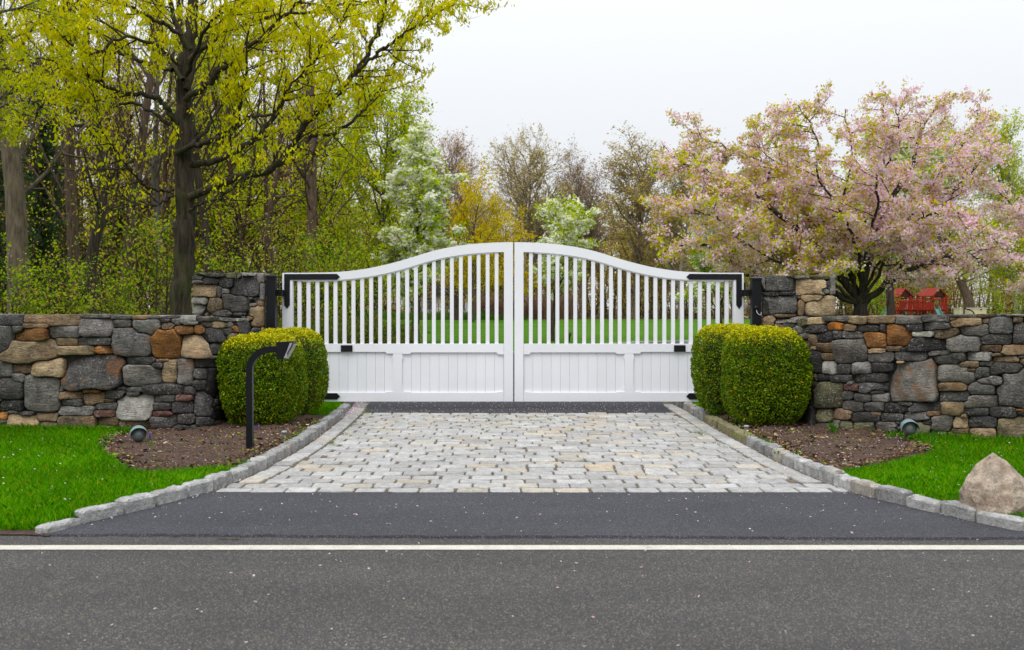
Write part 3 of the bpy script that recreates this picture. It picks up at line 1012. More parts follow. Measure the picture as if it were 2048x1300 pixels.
def lay_stones(root, stones, dom, topf, mapf, rng, capdepth, depth=0.13, grow=1.32, gap=0.55, fill=True, cap_rows=12.0, jut=0.02):
    """stones: px centre, size, colour code. dom(px,py)->inside. mapf(px,py)->(point, normal). Cells meet where
    their size-normalised distances are equal, so each stone keeps its own outline."""
    S = [list(s_) for s_ in stones]
    pw = 7.0

    def nd(px, py, c):
        return ((np.abs(px - c[:, 0]) / (c[:, 2] / 2)) ** pw + (np.abs(py - c[:, 1]) / (c[:, 3] / 2)) ** pw) ** (1 / pw)

    if fill:
        x0, x1, y0, y1 = fill
        for k in range(2600):
            px, py = rng.uniform(x0, x1), rng.uniform(y0, y1)
            if not dom(px, py):
                continue
            arr = np.array([q[:4] for q in S])
            # free half sizes at this point
            gx_ = (np.abs(px - arr[:, 0]) - arr[:, 2] / 2)
            gy_ = (np.abs(py - arr[:, 1]) - arr[:, 3] / 2)
            cl_ = np.maximum(gx_, gy_).min()
            if cl_ < 3.0:
                continue
            h = min(cl_ * 2, 26)
            w = min(h * rng.uniform(1.2, 2.6), 60)
            if max(w, h) > cl_ * 2:
                okx = [(abs(px - q[0]) > (w + q[2]) / 2 - 2) or (abs(py - q[1]) > (h + q[3]) / 2 - 1) for q in S]
                if not all(okx):
                    w = h
            S.append([px, py, w, h, rng.choice(list('ddddggkbbtlr'))])
    arr = np.array([q[:4] for q in S])
    na = 32
    tt_ = np.linspace(0, 2 * math.pi, na, endpoint=False)
    n_made = 0
    for i, s_ in enumerate(S):
        cx_, cy_, w, h, code = s_
        rust = RUST[code[0]]
        colr = np.array(STC[code[0]])
        if len(code) > 1:
            rust = 0.8 if code[1] == '2' else rust
        dirs = np.stack([np.cos(tt_) * w / 2, np.sin(tt_) * h / 2], 1)
        near = np.nonzero((np.abs(arr[:, 0] - cx_) < (arr[:, 2] + w)) & (np.abs(arr[:, 1] - cy_) < (arr[:, 3] + h)) & (np.arange(len(arr)) != i))[0]
        ks = np.linspace(0.3, 1.75, 60)
        jit_t = rng.uniform(-0.3, 2.2)
        rad = np.zeros(na)
        for a in range(na):
            x = cx_ + dirs[a, 0] * ks
            y = cy_ + dirs[a, 1] * ks
            own = ((np.abs(x - cx_) / (w / 2)) ** pw + (np.abs(y - cy_) / (h / 2)) ** pw) ** (1 / pw)
            ok = (own < grow) & np.array([dom(xx_, yy_) and yy_ > topf(xx_) + jit_t for xx_, yy_ in zip(x, y)])
            if len(near):
                c = arr[near]
                oth = ((np.abs(x[:, None] - c[None, :, 0]) / (c[None, :, 2] / 2)) ** pw + (np.abs(y[:, None] - c[None, :, 1]) / (c[None, :, 3] / 2)) ** pw) ** (1 / pw)
                ok &= own < oth.min(1)
            bad = np.nonzero(~ok)[0]
            rad[a] = ks[bad[0] - 1] if len(bad) and bad[0] > 0 else (ks[-1] if not len(bad) else 0)
        if rad.min() <= 0 and rad.max() < 0.45:
            continue
        rad = np.maximum(rad, 0.3)
        rad = 0.04 * np.roll(rad, 1) + 0.92 * rad + 0.04 * np.roll(rad, -1)
        rad *= rng.uniform(0.972, 1.012, na)
        ncut = rng.integers(5, 9)
        ca_ = (np.arange(ncut) + rng.uniform(-0.33, 0.33, ncut)) * 2 * math.pi / ncut + rng.uniform(0, 6)
        co_ = rng.uniform(1.04 if max(w, h) < 40 else 1.27, 1.40, ncut)
        for q_, o_c in zip(ca_, co_):
            cs = np.cos(tt_ - q_)
            rad = np.where(cs > 0.2, np.minimum(rad, o_c / np.maximum(cs, 0.2)), rad)
        out = np.stack([cx_ + dirs[:, 0] * rad, cy_ + dirs[:, 1] * rad], 1)
        # joint
        v = out - [cx_, cy_]
        ln_ = np.linalg.norm(v, axis=1, keepdims=True)
        out = [cx_, cy_] + v * np.maximum(1 - gap / ln_, 0.4)
        cen = out.mean(0)
        p0, nrm = mapf(cen[0], cen[1])
        is_cap = out[:, 1].min() < topf(cen[0]) + cap_rows * 0.5
        dep = capdepth if is_cap else depth
        size = min(w, h)
        bul = np.clip(size / 60.0, 0.3, 1) * rng.uniform(0.015, 0.038)
        base = rng.uniform(-jut * 0.6, jut)
        tilt = rng.normal(0, 0.16, 2)
        fa = rng.uniform(0, 2 * math.pi, 4)
        fo = rng.uniform(-0.1, 0.55, 4)
        fs_ = rng.uniform(0.01, 0.05, 4) * np.clip(size / 40.0, 0.4, 1.2)
        V = []
        insp = np.clip(size * 0.07, 0.6, 1.5)

        def ring(inset, dd, nz):
            vv = out - cen
            l_ = np.linalg.norm(vv, axis=1, keepdims=True)
            q = cen + vv * np.maximum(1 - inset / l_, 0.05)
            for (ax_, ay_) in q:
                pt, nn = mapf(ax_, ay_)
                e = dd - (min(0.04, max(0.0, max(sl * (math.cos(an) * (ax_ - cen[0]) / (w / 2) + math.sin(an) * (ay_ - cen[1]) / (h / 2) - of) for an, of, sl in zip(fa, fo, fs_)))) if dd > -0.06 else 0) + (ax_ - cen[0]) * 0.006 * tilt[0] + (ay_ - cen[1]) * 0.006 * tilt[1] + rng.normal(0, nz)
                V.append(pt + nn * e)
        ring(0.0, -dep, 0)
        ring(0.0, base - bul * 0.35, 0.002)
        ring(insp * 0.42, base + bul * 0.55, 0.003)
        ring(insp * 2.2, base + bul * 0.85, 0.002)
        ring(size * 0.28, base + bul, 0.002)
        pt, nn = mapf(cen[0], cen[1])
        V.append(pt + nn * (base + bul))
        org = np.array(root.location)
        V = np.array(V)
        c3 = V[:-1].mean(0)
        Fc = []
        for r_ in range(4):
            for a in range(na):
                b = (a + 1) % na
                Fc.append((r_ * na + b, r_ * na + a, (r_ + 1) * na + a, (r_ + 1) * na + b))
        for a in range(na):
            Fc.append((4 * na + (a + 1) % na, 4 * na + a, 5 * na))
        me = py_mesh('stone', V - c3, Fc, True)
        o = link('stone', me, M['rock'], root, tuple(c3 - org))
        vv_ = rng.uniform(0.78, 1.65)
        cc = colr * vv_ * np.array([rng.uniform(0.97, 1.05), 1.0, rng.uniform(0.93, 1.02)])
        o.color = (float(cc[0]), float(cc[1]), float(cc[2]), float(rust))
        n_made += 1
    return n_made


rng = np.random.default_rng(5)
# left wall: runs parallel to the road, then curves back to its pillar
DL_x = np.array([-260, 0, 250, 395, 430, 455, 475, 490, 500])
DL_d = np.array([11.25, 11.22, 11.2, 11.2, 11.45, 11.9, 12.6, 13.4, 14.1])
DR_x = np.array([1540, 1552, 1570, 1592, 1625, 1680, 1990, 2060, 2260])
DR_d = np.array([14.1, 13.4, 12.6, 12.0, 11.55, 11.3, 10.35, 10.2, 9.7])


def wall_map(xs_, ds_):
    fine = np.arange(xs_[0], xs_[-1] + 1, 2.0)
    dd = np.interp(fine, xs_, ds_)
    ker = np.ones(9) / 9
    dd = np.convolve(np.pad(dd, 4, mode='edge'), ker, 'valid')
    xw = (fine - CX) * dd / F
    tx, ty = np.gradient(xw), np.gradient(dd)
    ln_ = np.hypot(tx, ty)
    nx_, ny_ = ty / ln_, -tx / ln_

    def f(px, py):
        d = np.interp(px, fine, dd)
        n_ = np.array([np.interp(px, fine, nx_), np.interp(px, fine, ny_), 0])
        return np.array([(px - CX) * d / F, d, CH - (py - HY) * d / F]), n_ / np.linalg.norm(n_)
    return f, fine


def wall_core(root, mapf, pxs, topf, thick=0.40, back=0.075):
    V, Fc = [], []
    for px in pxs:
        p, n_ = mapf(px, topf(px) + 5)
        f_ = p - n_ * back
        b_ = p - n_ * thick
        V += [(f_[0], f_[1], -0.1), (f_[0], f_[1], p[2]), (b_[0], b_[1], p[2]), (b_[0], b_[1], -0.1)]
    V = np.array(V) - np.array(root.location)
    for i in range(len(pxs) - 1):
        for k in range(3):
            Fc.append((4 * i + k, 4 * i + 4 + k, 4 * i + 5 + k, 4 * i + 1 + k))
    Fc += [(0, 1, 2, 3), tuple(4 * (len(pxs) - 1) + k for k in (3, 2, 1, 0))]
    me = py_mesh('wall_core', V, Fc)
    bm_ = bmesh.new(); bm_.from_mesh(me); bmesh.ops.recalc_face_normals(bm_, faces=bm_.faces); bm_.to_mesh(me); bm_.free()
    link('wall_core', me, M['mortar'], root)


fL, fineL = wall_map(DL_x, DL_d)
topL = lambda px: float(np.interp(px, [-260, 0, 200, 380, 440, 500], [627, 627.5, 628.5, 630, 632.5, 636]))
rootL = thing('stone_wall', 'fieldstone wall with large tan and orange stones, left of the gate', 'wall', tuple(fL(200, 618)[0][:2]) + (0,), group='fieldstone walls')
stL = parse(WALL_L, 0, 520)
rngw = np.random.default_rng(77)
lay_stones(rootL, stL, lambda px, py: -230 < px < 498 and py < 880 + max(0, (px - 300) * 0.02), topL, fL, rngw, 0.44, fill=(-228, 497, 630, 878))
wall_core(rootL, fL, fineL[(fineL > -235) & (fineL < 497)], topL)

fR, fineR = wall_map(DR_x, DR_d)
topR = lambda px: float(np.interp(px, [1540, 1600, 1700, 1850, 2048, 2260], [641, 634, 630.5, 628.5, 626.5, 625]))
rootR = thing('stone_wall', 'darker grey fieldstone wall with one big central slab, right of the gate', 'wall', tuple(fR(1850, 618)[0][:2]) + (0,), group='fieldstone walls')
stR = parse(WALL_R, 1536, 560)
lay_stones(rootR, stR, lambda px, py: 1546 < px < 2230 and py < 868 + (px - 1600) * 0.055, topR, fR, rngw, 0.44, fill=(1547, 2228, 630, 890))
wall_core(rootR, fR, fineR[(fineR > 1547) & (fineR < 2232)], topR)


def pillar(px0, px1, ytop, txt, ox, oy, label, inner):
    D = 14.05
    DEP = 0.40
    x0, x1 = (px0 - CX) * D / F, (px1 - CX) * D / F
    zt = CH - (ytop - HY) * D / F
    t = thing('gate_pillar', label, 'pillar', ((x0 + x1) / 2, D + DEP / 2, 0), group='fieldstone gate pillars')
    f = lambda px, py: (P(px, py, D), np.array([0, -1.0, 0]))
    topf = lambda px: ytop
    lay_stones(t, parse(txt, ox, oy), lambda px, py: px0 < px < px1 and py < 815, topf, f, rngw, DEP - 0.01, fill=(px0, px1, ytop, 812))
    # the face towards the gate
    xi = x1 if inner > 0 else x0
    nrm = np.array([inner * 1.0, 0, 0])

    def fs(u, v):      # u: pixels of depth (100 px = 1 m), v: pixels below the top
        return np.array([xi - inner * 0.055, D + 0.02 + u / 100.0, zt - v / 100.0]), nrm
    ss = []
    v = 4.0
    while v < 192:
        h = rngw.uniform(9, 24)
        u = 0.0
        while u < 38:
            w = rngw.uniform(14, 30)
            ss.append([u + w / 2, v + h / 2, w, h, rngw.choice(list('ddggbtlk'))])
            u += w
        v += h
    if inner < 0:
        ss = [[38 - a[0]] + a[1:] for a in ss]
        fs2 = lambda u, v: (np.array([xi + 0.055, D + 0.02 + (38 - u) / 100.0, zt - v / 100.0]), nrm)
    else:
        fs2 = fs
    lay_stones(t, ss, lambda u, v: 0 < u < 38 and 0 < v < 195, lambda u: 0.5, fs2, rngw, 0.10, depth=0.08, fill=False, gap=0.7)
    c = np.array(t.location)
    link('pillar_core', box_mesh('pillar_core', x0 + 0.06 - c[0], x1 - 0.06 - c[0], D + 0.07 - c[1], D + DEP - c[1], -0.1, zt - 0.05), M['mortar'], t)
    return t


pil_l = pillar(383, 527, 543.5, PIL_L, 0, 520, 'square fieldstone pillar left of the gate with a black wire over it', 1)
pil_r = pillar(1527, 1672, 549.5, PIL_R, 1240, 500, 'square fieldstone pillar right of the gate, in front of the cherry tree', -1)

# ------------------------------------------------------------------ gate
GD = 14.45
gs = GD / F


def gx_(px): return (px - CX) * gs
def gzz(py): return CH - (py - HY) * gs


def top_edge(px):      # left leaf, photo rows
    return float(np.interp(px, TX, TY))


_kx = np.array([566, 620, 663, 692, 722, 751, 780, 809, 832, 858, 887, 917, 946, 975, 1000, 1026.])
_ky = np.array([545.5, 545.2, 544.6, 543, 539.5, 534.3, 527.6, 519.6, 512, 502.8, 496, 491.2, 488, 486, 485, 484.6])
_ky = np.array([546, 545.6, 544.8, 543.2, 539.6, 534.4, 527.8, 519.8, 512.6, 504.2, 497, 491.8, 488.2, 486, 485, 484.6])
TX = np.linspace(566, 1026, 93)
TY = np.interp(TX, _kx, _ky)
TY = np.convolve(np.pad(TY, 4, mode='edge'), np.ones(9) / 9, 'valid')
TH = np.interp(TX, [566, 700, 800, 900, 1026], [15.5, 16.2, 18.0, 18.8, 19.5])

G_T = 0.045     # half thickness of the frame


def gate_leaf(label, mirror, ox_hinge):
    """mirror = False: left leaf as seen; True: right leaf"""
    M1 = (lambda px: px) if not mirror else (lambda px: 2055.0 - px * 1.0)
    # right leaf spans 1029..1486, left 566..1026: mirror about 1027.3 with slight squeeze
    def mxp(px):
        return px if not mirror else 1029 + (1026 - px) * (1486 - 1029) / (1026 - 566.0)
    root = thing('gate_leaf', label, 'gate', (gx_(ox_hinge), GD, 0), group='leaves of the white driveway gate')
    ox = gx_(ox_hinge)

    def X_(px): return gx_(mxp(px)) - ox

    def outl(pts):
        r = [(X_(a), gzz(b)) for a, b in pts]
        return r

    def prt(name, pts, y0, y1, mat='white', bev=0.006, parent=root):
        return link(name, prism_mesh(name, outl(pts), y0, y1, bev), M[mat], parent)

    T = G_T
    ybot = 802.5
    # stiles
    prt('hinge_stile', [(566, 546), (586.5, 545.4), (586.5, ybot), (566, ybot)], -T, T)
    prt('meeting_stile', [(1008, 484.9), (1026, 484.6), (1026, ybot), (1008, ybot)], -T, T)
    # arched top rail
    up = [(x, y) for x, y in zip(TX, TY) if 586 <= x <= 1009.5]
    lo = [(x, y + h) for x, y, h in zip(TX, TY, TH) if 586 <= x <= 1009.5]
    up.append((1009.5, float(np.interp(1009.5, TX, TY))))
    lo.append((1009.5, float(np.interp(1009.5, TX, TY + TH))))
    up = [(586, up[0][1])] + up[1:]
    lo = [(586, lo[0][1])] + lo[1:]
    bm_ = bmesh.new()
    n = len(up)
    grid = []
    for (a, b) in zip(up, lo):
        grid.append([bm_.verts.new((X_(a[0]), -T + 0.002, gzz(a[1]))), bm_.verts.new((X_(a[0]), T - 0.002, gzz(a[1]))),
                     bm_.verts.new((X_(b[0]), T - 0.002, gzz(b[1]))), bm_.verts.new((X_(b[0]), -T + 0.002, gzz(b[1])))])
    for i in range(n - 1):
        for k in range(4):
            bm_.faces.new((grid[i][k], grid[i + 1][k], grid[i + 1][(k + 1) % 4], grid[i][(k + 1) % 4]))
    bm_.faces.new(grid[0]); bm_.faces.new(grid[-1][::-1])
    rail = link('top_rail', bm_mesh('top_rail', bm_), M['white'], root)
    # moulding under the arch, set back a little
    bm_ = bmesh.new()
    grid = []
    sub = [(x, y + h) for x, y, h in zip(TX, TY, TH) if 602 <= x <= 990]
    for (a, b) in sub:
        grid.append([bm_.verts.new((X_(a), -T + 0.014, gzz(b - 1))), bm_.verts.new((X_(a), T - 0.014, gzz(b - 1))),
                     bm_.verts.new((X_(a), T - 0.014, gzz(b + 2.2))), bm_.verts.new((X_(a), -T + 0.014, gzz(b + 2.2)))])
    for i in range(len(sub) - 1):
        for k in range(4):
            bm_.faces.new((grid[i][k], grid[i + 1][k], grid[i + 1][(k + 1) % 4], grid[i][(k + 1) % 4]))
    bm_.faces.new(grid[0]); bm_.faces.new(grid[-1][::-1])
    link('moulding', bm_mesh('moulding', bm_), M['white'], rail)
    # middle and bottom rails with notched ends, as on the real gate
    prt('middle_rail', [(587, 687.5), (1007.5, 687.5), (1007.5, 708.5), (996, 708.5), (993, 704.5), (824, 704.5), (820, 707.5), (806, 707.5),
                        (806, 706.8), (786.5, 706.8), (786.5, 706.8), (775, 706.8), (771, 703.5), (600, 703.5), (596, 706.8), (587, 706.8)], -T + 0.002, T - 0.002, bev=0.004)
    prt('bottom_rail', [(587, 783.8), (600, 783.8), (603, 785), (771, 785), (775, 783.6), (820, 783.6), (824, 785), (993, 785), (996, 783.6), (1007.5, 783.6),
                        (1007.5, ybot), (587, ybot)], -T + 0.002, T - 0.002, bev=0.004)
    prt('panel_stile', [(787.2, 705), (785.5, 716), (787.5, 720), (787.5, 772), (785.5, 776), (787.2, 786), (804.8, 786), (806.5, 776), (804.5, 772),
                        (804.5, 720), (806.5, 716), (804.8, 705)], -T + 0.004, T - 0.004, bev=0.003)
    # tongue and groove boards in the lower panels
    for (a, b) in ((587, 787.5), (804.5, 1007.5)):
        nb = 11
        for k in range(nb):
            p0 = a + (b - a) * k / nb
            p1 = a + (b - a) * (k + 1) / nb
            prt('board', [(p0 + 0.18, 703), (p1 - 0.18, 703), (p1 - 0.18, 786), (p0 + 0.18, 786)], -0.012, 0.012, bev=0.004)
    # pickets
    pw_ = 3.7
    for k in range(23):
        pc = 599.6 + (993.2 - 599.6) * k / 22 + ((k * 7919) % 13 - 6) * 0.035
        yt = float(np.interp(pc, TX, TY + TH)) - 3
        bm_ = bmesh.new()
        bm_box(bm_, X_(pc) - pw_ * gs, X_(pc) + pw_ * gs, -0.024, 0.024, gzz(688.5), gzz(yt))
        link('picket', bm_mesh('picket', bm_, 0.005), M['white'], root)
    # black strap brackets
    br = prt('corner_strap', [(570, 548.3), (675, 548), (681, 553.8), (675, 559.5), (581.2, 559.8), (581.2, 610), (575.6, 617.5), (570, 610)], -T - 0.010, -T - 0.0005, 'blackplate', 0.0015)
    for q in ((575.6, 554), (603, 554), (631, 554), (659, 554), (672, 554), (575.6, 580), (575.6, 606)):
        bm_ = bmesh.new()
        bmesh.ops.create_uvsphere(bm_, u_segments=8, v_segments=5, radius=0.009)
        for v in bm_.verts:
            v.co.y *= 0.5
            v.co += Vector((X_(q[0]), -T - 0.010, gzz(q[1])))
        link('bolt', bm_mesh('bolt', bm_, smooth=True), M['black'], br)
    prt('bottom_strap', [(568, 785.8), (675, 785.8), (681.5, 792), (675, 798.2), (568, 798.2)], -T - 0.010, -T - 0.0005, 'blackplate', 0.0015)
    lp = prt('bracket_plate', [(683, 690.2), (706, 690.2), (706, 703.0), (683, 703.0)], -T - 0.014, -T - 0.0005, 'blackplate', 0.0015)
    for q in ((686, 693), (703, 693), (686, 700.5), (703, 700.5)):
        bm_ = bmesh.new()
        bmesh.ops.create_uvsphere(bm_, u_segments=8, v_segments=5, radius=0.010)
        for v in bm_.verts:
            v.co += Vector((X_(q[0]), -T - 0.012, gzz(q[1])))
        link('bolt', bm_mesh('bolt', bm_, smooth=True), M['black'], lp)
    # hinge knuckles fixed to the stile
    for zc in (579, 770):
        prt('hinge_knuckle', [(561.5, zc - 13), (565.4, zc - 13), (565.4, zc), (561.5, zc)], -0.03, 0.03, 'black', 0.003)
    return root


gate_leaf('left leaf of the white driveway gate, hung beside the boxwoods and black post', False, 566)
gate_leaf('right leaf of the white driveway gate, hung beside the pillar near the cherry tree', True, 1486)


def gate_post(px0, px1, ytop, label, sgn, arm0, arm1):
    D = 14.1
    x0, x1 = (px0 - CX) * D / F, (px1 - CX) * D / F
    zt = CH - (ytop - HY) * D / F
    w = (x1 - x0) / 2
    t = thing('gate_post', label, 'post', ((x0 + x1) / 2, D + w, 0), group='black steel posts carrying the gate')
    link('post', box_mesh('post', -w, w, -w, w, -0.05, zt - 0.035, 0.008, 2), M['black'], t)
    bm_ = bmesh.new()
    bm_box(bm_, -w - 0.012, w + 0.012, -w - 0.012, w + 0.012, zt - 0.034, zt - 0.012)
    a = [bm_.verts.new(c) for c in ((-w - .012, -w - .012, zt - .0115), (w + .012, -w - .012, zt - .0115), (w + .012, w + .012, zt - .0115), (-w - .012, w + .012, zt - .0115))]
    tp = bm_.verts.new((0, 0, zt + 0.02))
    for i in range(4):
        bm_.faces.new((a[i], a[(i + 1) % 4], tp))
    link('post_cap', bm_mesh('post_cap', bm_), M['black'], t)
    for zr in (586, 776):
        za = CH - (zr - HY) * 14.3 / F
        xa = sgn * (w - 0.01)
        xb = sgn * (w + 0.075)
        bm_ = bmesh.new()
        bm_box(bm_, min(xa, xb), max(xa, xb), 0.05, 0.30, za - 0.045, za + 0.045)
        link('hinge_arm', bm_mesh('hinge_arm', bm_, 0.006), M['black'], t)
        link('hinge_pin', tube_mesh('hinge_pin', [(np.array([[xb + sgn * .012, 0.30, za - 0.05], [xb + sgn * .012, 0.30, za + 0.14]]), [0.017, 0.017], 10)]), M['black'], t)
    return t, w, zt


tl, wl_, _ = gate_post(532.5, 550, 550, 'black steel gate post beside the left stone pillar', 1, 0, 0)
tr, wr_, ztr = gate_post(1504.5, 1522.5, 554.5, 'black steel gate post beside the right stone pillar, with a round sensor', -1, 0, 0)
zs = CH - (616 - HY) * 14.1 / F
bm = bmesh.new()
bmesh.ops.create_uvsphere(bm, u_segments=14, v_segments=8, radius=0.036)
for v in bm.verts:
    v.co.y *= 0.8
    v.co += Vector((-0.012, -wr_ - 0.015, zs))
link('sensor', bm_mesh('sensor', bm, smooth=True), M['black'], tr)
cp = bezier_poly([(-0.012, -wr_ - 0.025, zs - 0.025), (0.0, -wr_ - 0.045, zs - 0.075), (0.035, -wr_ - 0.04, zs - 0.098), (0.062, -wr_ - 0.01, zs - 0.075), (0.066, 0.0, zs + 0.0)], 6)
link('conduit', tube_mesh('conduit', [(cp, [0.0065] * len(cp), 8)]), M['conduit'], tr)

# black wire looped over the left pillar
wp = [P(470, 543, 13.98), P(473, 552, 13.98), P(470, 566, 13.98), P(472, 578, 13.98), P(470, 590, 13.98)]
w2 = [P(470, 590, 13.98), P(476, 570, 13.98), P(474, 549, 13.98), P(481, 547, 13.98), P(490, 568, 13.98), P(497, 592, 13.98), P(499, 630, 13.98)]
wpath = bezier_poly([P(470, 541.5, 14.2)] + wp + w2[1:], 5)
org = np.array([wpath[0][0], wpath[0][1], 0])
t = link('hanging_wire', tube_mesh('hanging_wire', [(wpath - org, [0.007] * len(wpath), 6)]), M['wire'], None, tuple(org))
tag(t, 'loose black wire hanging down the face of the left stone pillar', 'wire')

# ------------------------------------------------------------------ keypad post (gooseneck)
kb = G(500, 903, 0.08)
kd = kb[1]
t = thing('keypad_post', 'black gooseneck keypad post standing in the mulch bed', 'post', tuple(kb))
rel = lambda px, py: P(px, py, kd) - kb
path = [rel(500, 905), rel(499.5, 760)]
ca = rel(541, 740)
r_ = 41.5 * kd / F
for a in np.linspace(math.pi, math.pi / 2, 12):
    path.append(np.array([ca[0] + r_ * math.cos(a), 0, ca[2] + r_ * math.sin(a)]))
path.append(rel(557, 698.5))
path = np.array(path)
hw = 0.030
bm = bmesh.new()
rings = []
tan = np.gradient(path, axis=0)
for p, q in zip(path, tan):
    q = q / np.linalg.norm(q)
    nrm = np.array([q[2], 0, -q[0]])
    rings.append([bm.verts.new(p + nrm * a + np.array([0, b, 0])) for a, b in ((-hw, -hw), (hw, -hw), (hw, hw), (-hw, hw))])
for i in range(len(rings) - 1):
    for k in range(4):
        bm.faces.new((rings[i][k], rings[i][(k + 1) % 4], rings[i + 1][(k + 1) % 4], rings[i + 1][k]))
bm.faces.new(rings[0][::-1]); bm.faces.new(rings[-1])
link('pole', bm_mesh('pole', bm, 0.005, 2), M['black'], t)
hp = [tuple(rel(*q)[[0, 2]]) for q in ((555.5, 684), (590, 682), (587.5, 690), (572, 717), (556.5, 717.5))]
head = link('keypad_hood', prism_mesh('keypad_hood', hp, -0.075, 0.085, 0.004), M['black'], t)
# face plate lies under the hood's slanted side; its near edge shows
fp = [tuple(rel(*q)[[0, 2]]) for q in ((588.6, 688.6), (590.0, 689.4), (574.6, 717.2), (573.0, 716.4))]
link('face_plate', prism_mesh('face_plate', fp, -0.06, 0.07, 0.001), M['steel'], head)
# side of the plate housing seen from the road
sp_ = [tuple(rel(*q)[[0, 2]]) for q in ((583, 685.5), (588, 684.5), (586, 691), (578, 705), (577.5, 714.8), (571, 715.8), (578, 700))]
link('trim', prism_mesh('trim', sp_, -0.079, -0.0755), M['steel'], head)
link('foot_plate', box_mesh('foot_plate', -0.055, 0.055, -0.055, 0.055, -0.02, 0.012, 0.003), M['rusty'], t)


# ------------------------------------------------------------------ flood lights and path lights
def flood(px, py, pyb, label, tiltx, lean):
    b = G(px, pyb, 0.075)
    d = b[1]
    t = thing('flood_light', label, 'flood light', tuple(b), group='verdigris flood lights at the wall foot')
    s = d / F
    c = P(px, py, d) - b
    # round lamp head with a half hood; profile of revolution about its own axis
    prof = [(0.0, -0.095), (0.04, -0.088), (0.066, -0.05), (0.072, 0.0), (0.072, 0.03), (0.068, 0.032)]
    ax = Vector((lean - b[0] / d, -0.95, -0.12)).normalized()
    qt = ax.to_track_quat('Z', 'Y')

    def rev(name, prof, mat, ang0=0, ang1=2 * math.pi, nseg=24, close=True, parent=t):
        V, Fc = [], []
        m_ = len(prof)
        for k in range(nseg + (0 if close else 1)):
            a = ang0 + (ang1 - ang0) * k / nseg
            for (r, z) in prof:
                v = qt @ Vector((r * math.cos(a), r * math.sin(a), z))
                V.append((v.x + c[0], v.y + c[1], v.z + c[2]))
        tot = nseg if close else nseg + 1
        for k in range(nseg):
            for j in range(m_ - 1):
                a0, a1 = k * m_ + j, ((k + 1) % tot) * m_ + j
                Fc.append((a0, a1, a1 + 1, a0 + 1))
        return link(name, py_mesh(name, V, Fc, True), M[mat], parent)
    rev('lamp_body', prof, 'verdigris')
    rev('lens', [(0.0, 0.078), (0.03, 0.072), (0.055, 0.052), (0.068, 0.028)], 'lens')
    # hood: upper half shell standing out past the lens
    upa = qt.inverted() @ Vector((0, 0, 1))
    a0 = math.atan2(upa.y, upa.x)
    rev('hood', [(0.0, -0.10), (0.05, -0.09), (0.080, -0.04), (0.087, 0.03), (0.090, 0.115), (0.086, 0.115), (0.082, 0.03)], 'verdigris', a0 - 1.6, a0 + 1.6, 24, False)
    st = np.array([c + [0, 0.03, -0.05], [tiltx * 0.5, 0.03, 0.06], [tiltx, 0.02, -0.06]])
    link('stem', tube_mesh('stem', [(st, [0.016, 0.014, 0.014], 8)]), M['rusty'], t)
    link('stake', box_mesh('stake', tiltx - 0.03, tiltx + 0.03, 0.0, 0.03, -0.05, 0.055, 0.004), M['rusty'], t)
    return t


flood(277, 868, 893, 'grey-green flood light by the left wall at the lawn edge', 0.0, 0.02)
flood(1818, 855, 889, 'bluish verdigris flood light tilted on its stake below the right wall', -0.06, 0.18)


def path_light(px, py, label, lean):
    b = G(px, py, 0.085)
    t = thing('path_light', label, 'path light', tuple(b), group='small path lights by the kerb')
    link('sleeve', tube_mesh('sleeve', [(np.array([[0, 0, -0.03], [lean * .5, 0, 0.03], [lean, 0, 0.062]]), [0.017, 0.021, 0.024], 12)]), M['lens'], t)
    link('cap', tube_mesh('cap', [(np.array([[lean, 0, 0.0625], [lean, 0, 0.064], [lean * 1.1, 0, 0.078], [lean * 1.1, 0, 0.086], [lean * 1.1, 0, 0.0865]]), [0.001, 0.030, 0.030, 0.022, 0.001], 14)]), M['steel'], t)


path_light(566, 878, 'small grey path light in the left bed near the kerb', 0.012)
path_light(1493, 866, 'small grey path light in the right bed near the kerb', 0.0)

# ------------------------------------------------------------------ boulder
bb = G(2002, 1026, 0.05)
rb = thing('boulder', 'pale tan pointed boulder on the lawn behind the right kerb', 'boulder', tuple(bb))
prof = [(1929, 1008), (1927, 984), (1932, 960), (1947, 944), (1968, 928), (1980, 917), (1991, 908), (2003, 914), (2018, 926), (2032, 940), (2048, 954), (2062, 972), (2074, 1000), (2078, 1035), (2000, 1060), (1932, 1040)]
cpx, cpy = 2002, 985
bs = bb[1] / F
rg = np.random.default_rng(4)
hull = []
for k_, (x_, y_) in enumerate(prof):
    u_, w_ = (x_ - cpx) * bs, (1026 - y_) * bs
    hull.append((u_, 0.03 + rg.uniform(-0.02, 0.03), w_))
    if k_ % 3 == 0:
        hull.append((u_ * 0.86, 0.15 + rg.uniform(-0.03, 0.04), w_ * 0.80))
hull += [(-0.205, -0.09, 0.05), (-0.15, -0.12, 0.19), (-0.035, -0.04, 0.385), (0.01, -0.16, 0.21), (-0.05, -0.20, 0.02), (0.10, -0.17, 0.10), (0.17, -0.10, 0.20), (0.21, -0.10, 0.0), (-0.2, -0.1, -0.08), (0.2, -0.12, -0.08)]
bm = bmesh.new()
for p_ in hull:
    bm.verts.new(p_)
res = bmesh.ops.convex_hull(bm, input=bm.verts)
bmesh.ops.delete(bm, geom=[v for v in bm.verts if not v.link_faces], context='VERTS')
bmesh.ops.triangulate(bm, faces=bm.faces)
bmesh.ops.subdivide_edges(bm, edges=bm.edges, cuts=3, use_grid_fill=True)
for v in bm.verts:
    c_ = v.co
    e = 0.006 * math.sin(31 * c_.x + 17 * c_.z) * math.sin(23 * c_.z + 9 * c_.y) + rg.normal(0, 0.004)
    v.co = c_ * (1 + e * 2.5)
me = bm_mesh('rock', bm, smooth=False)
o = link('rock', me, M['boulder'], rb)
o.color = (0.40, 0.325, 0.25, 0.3)


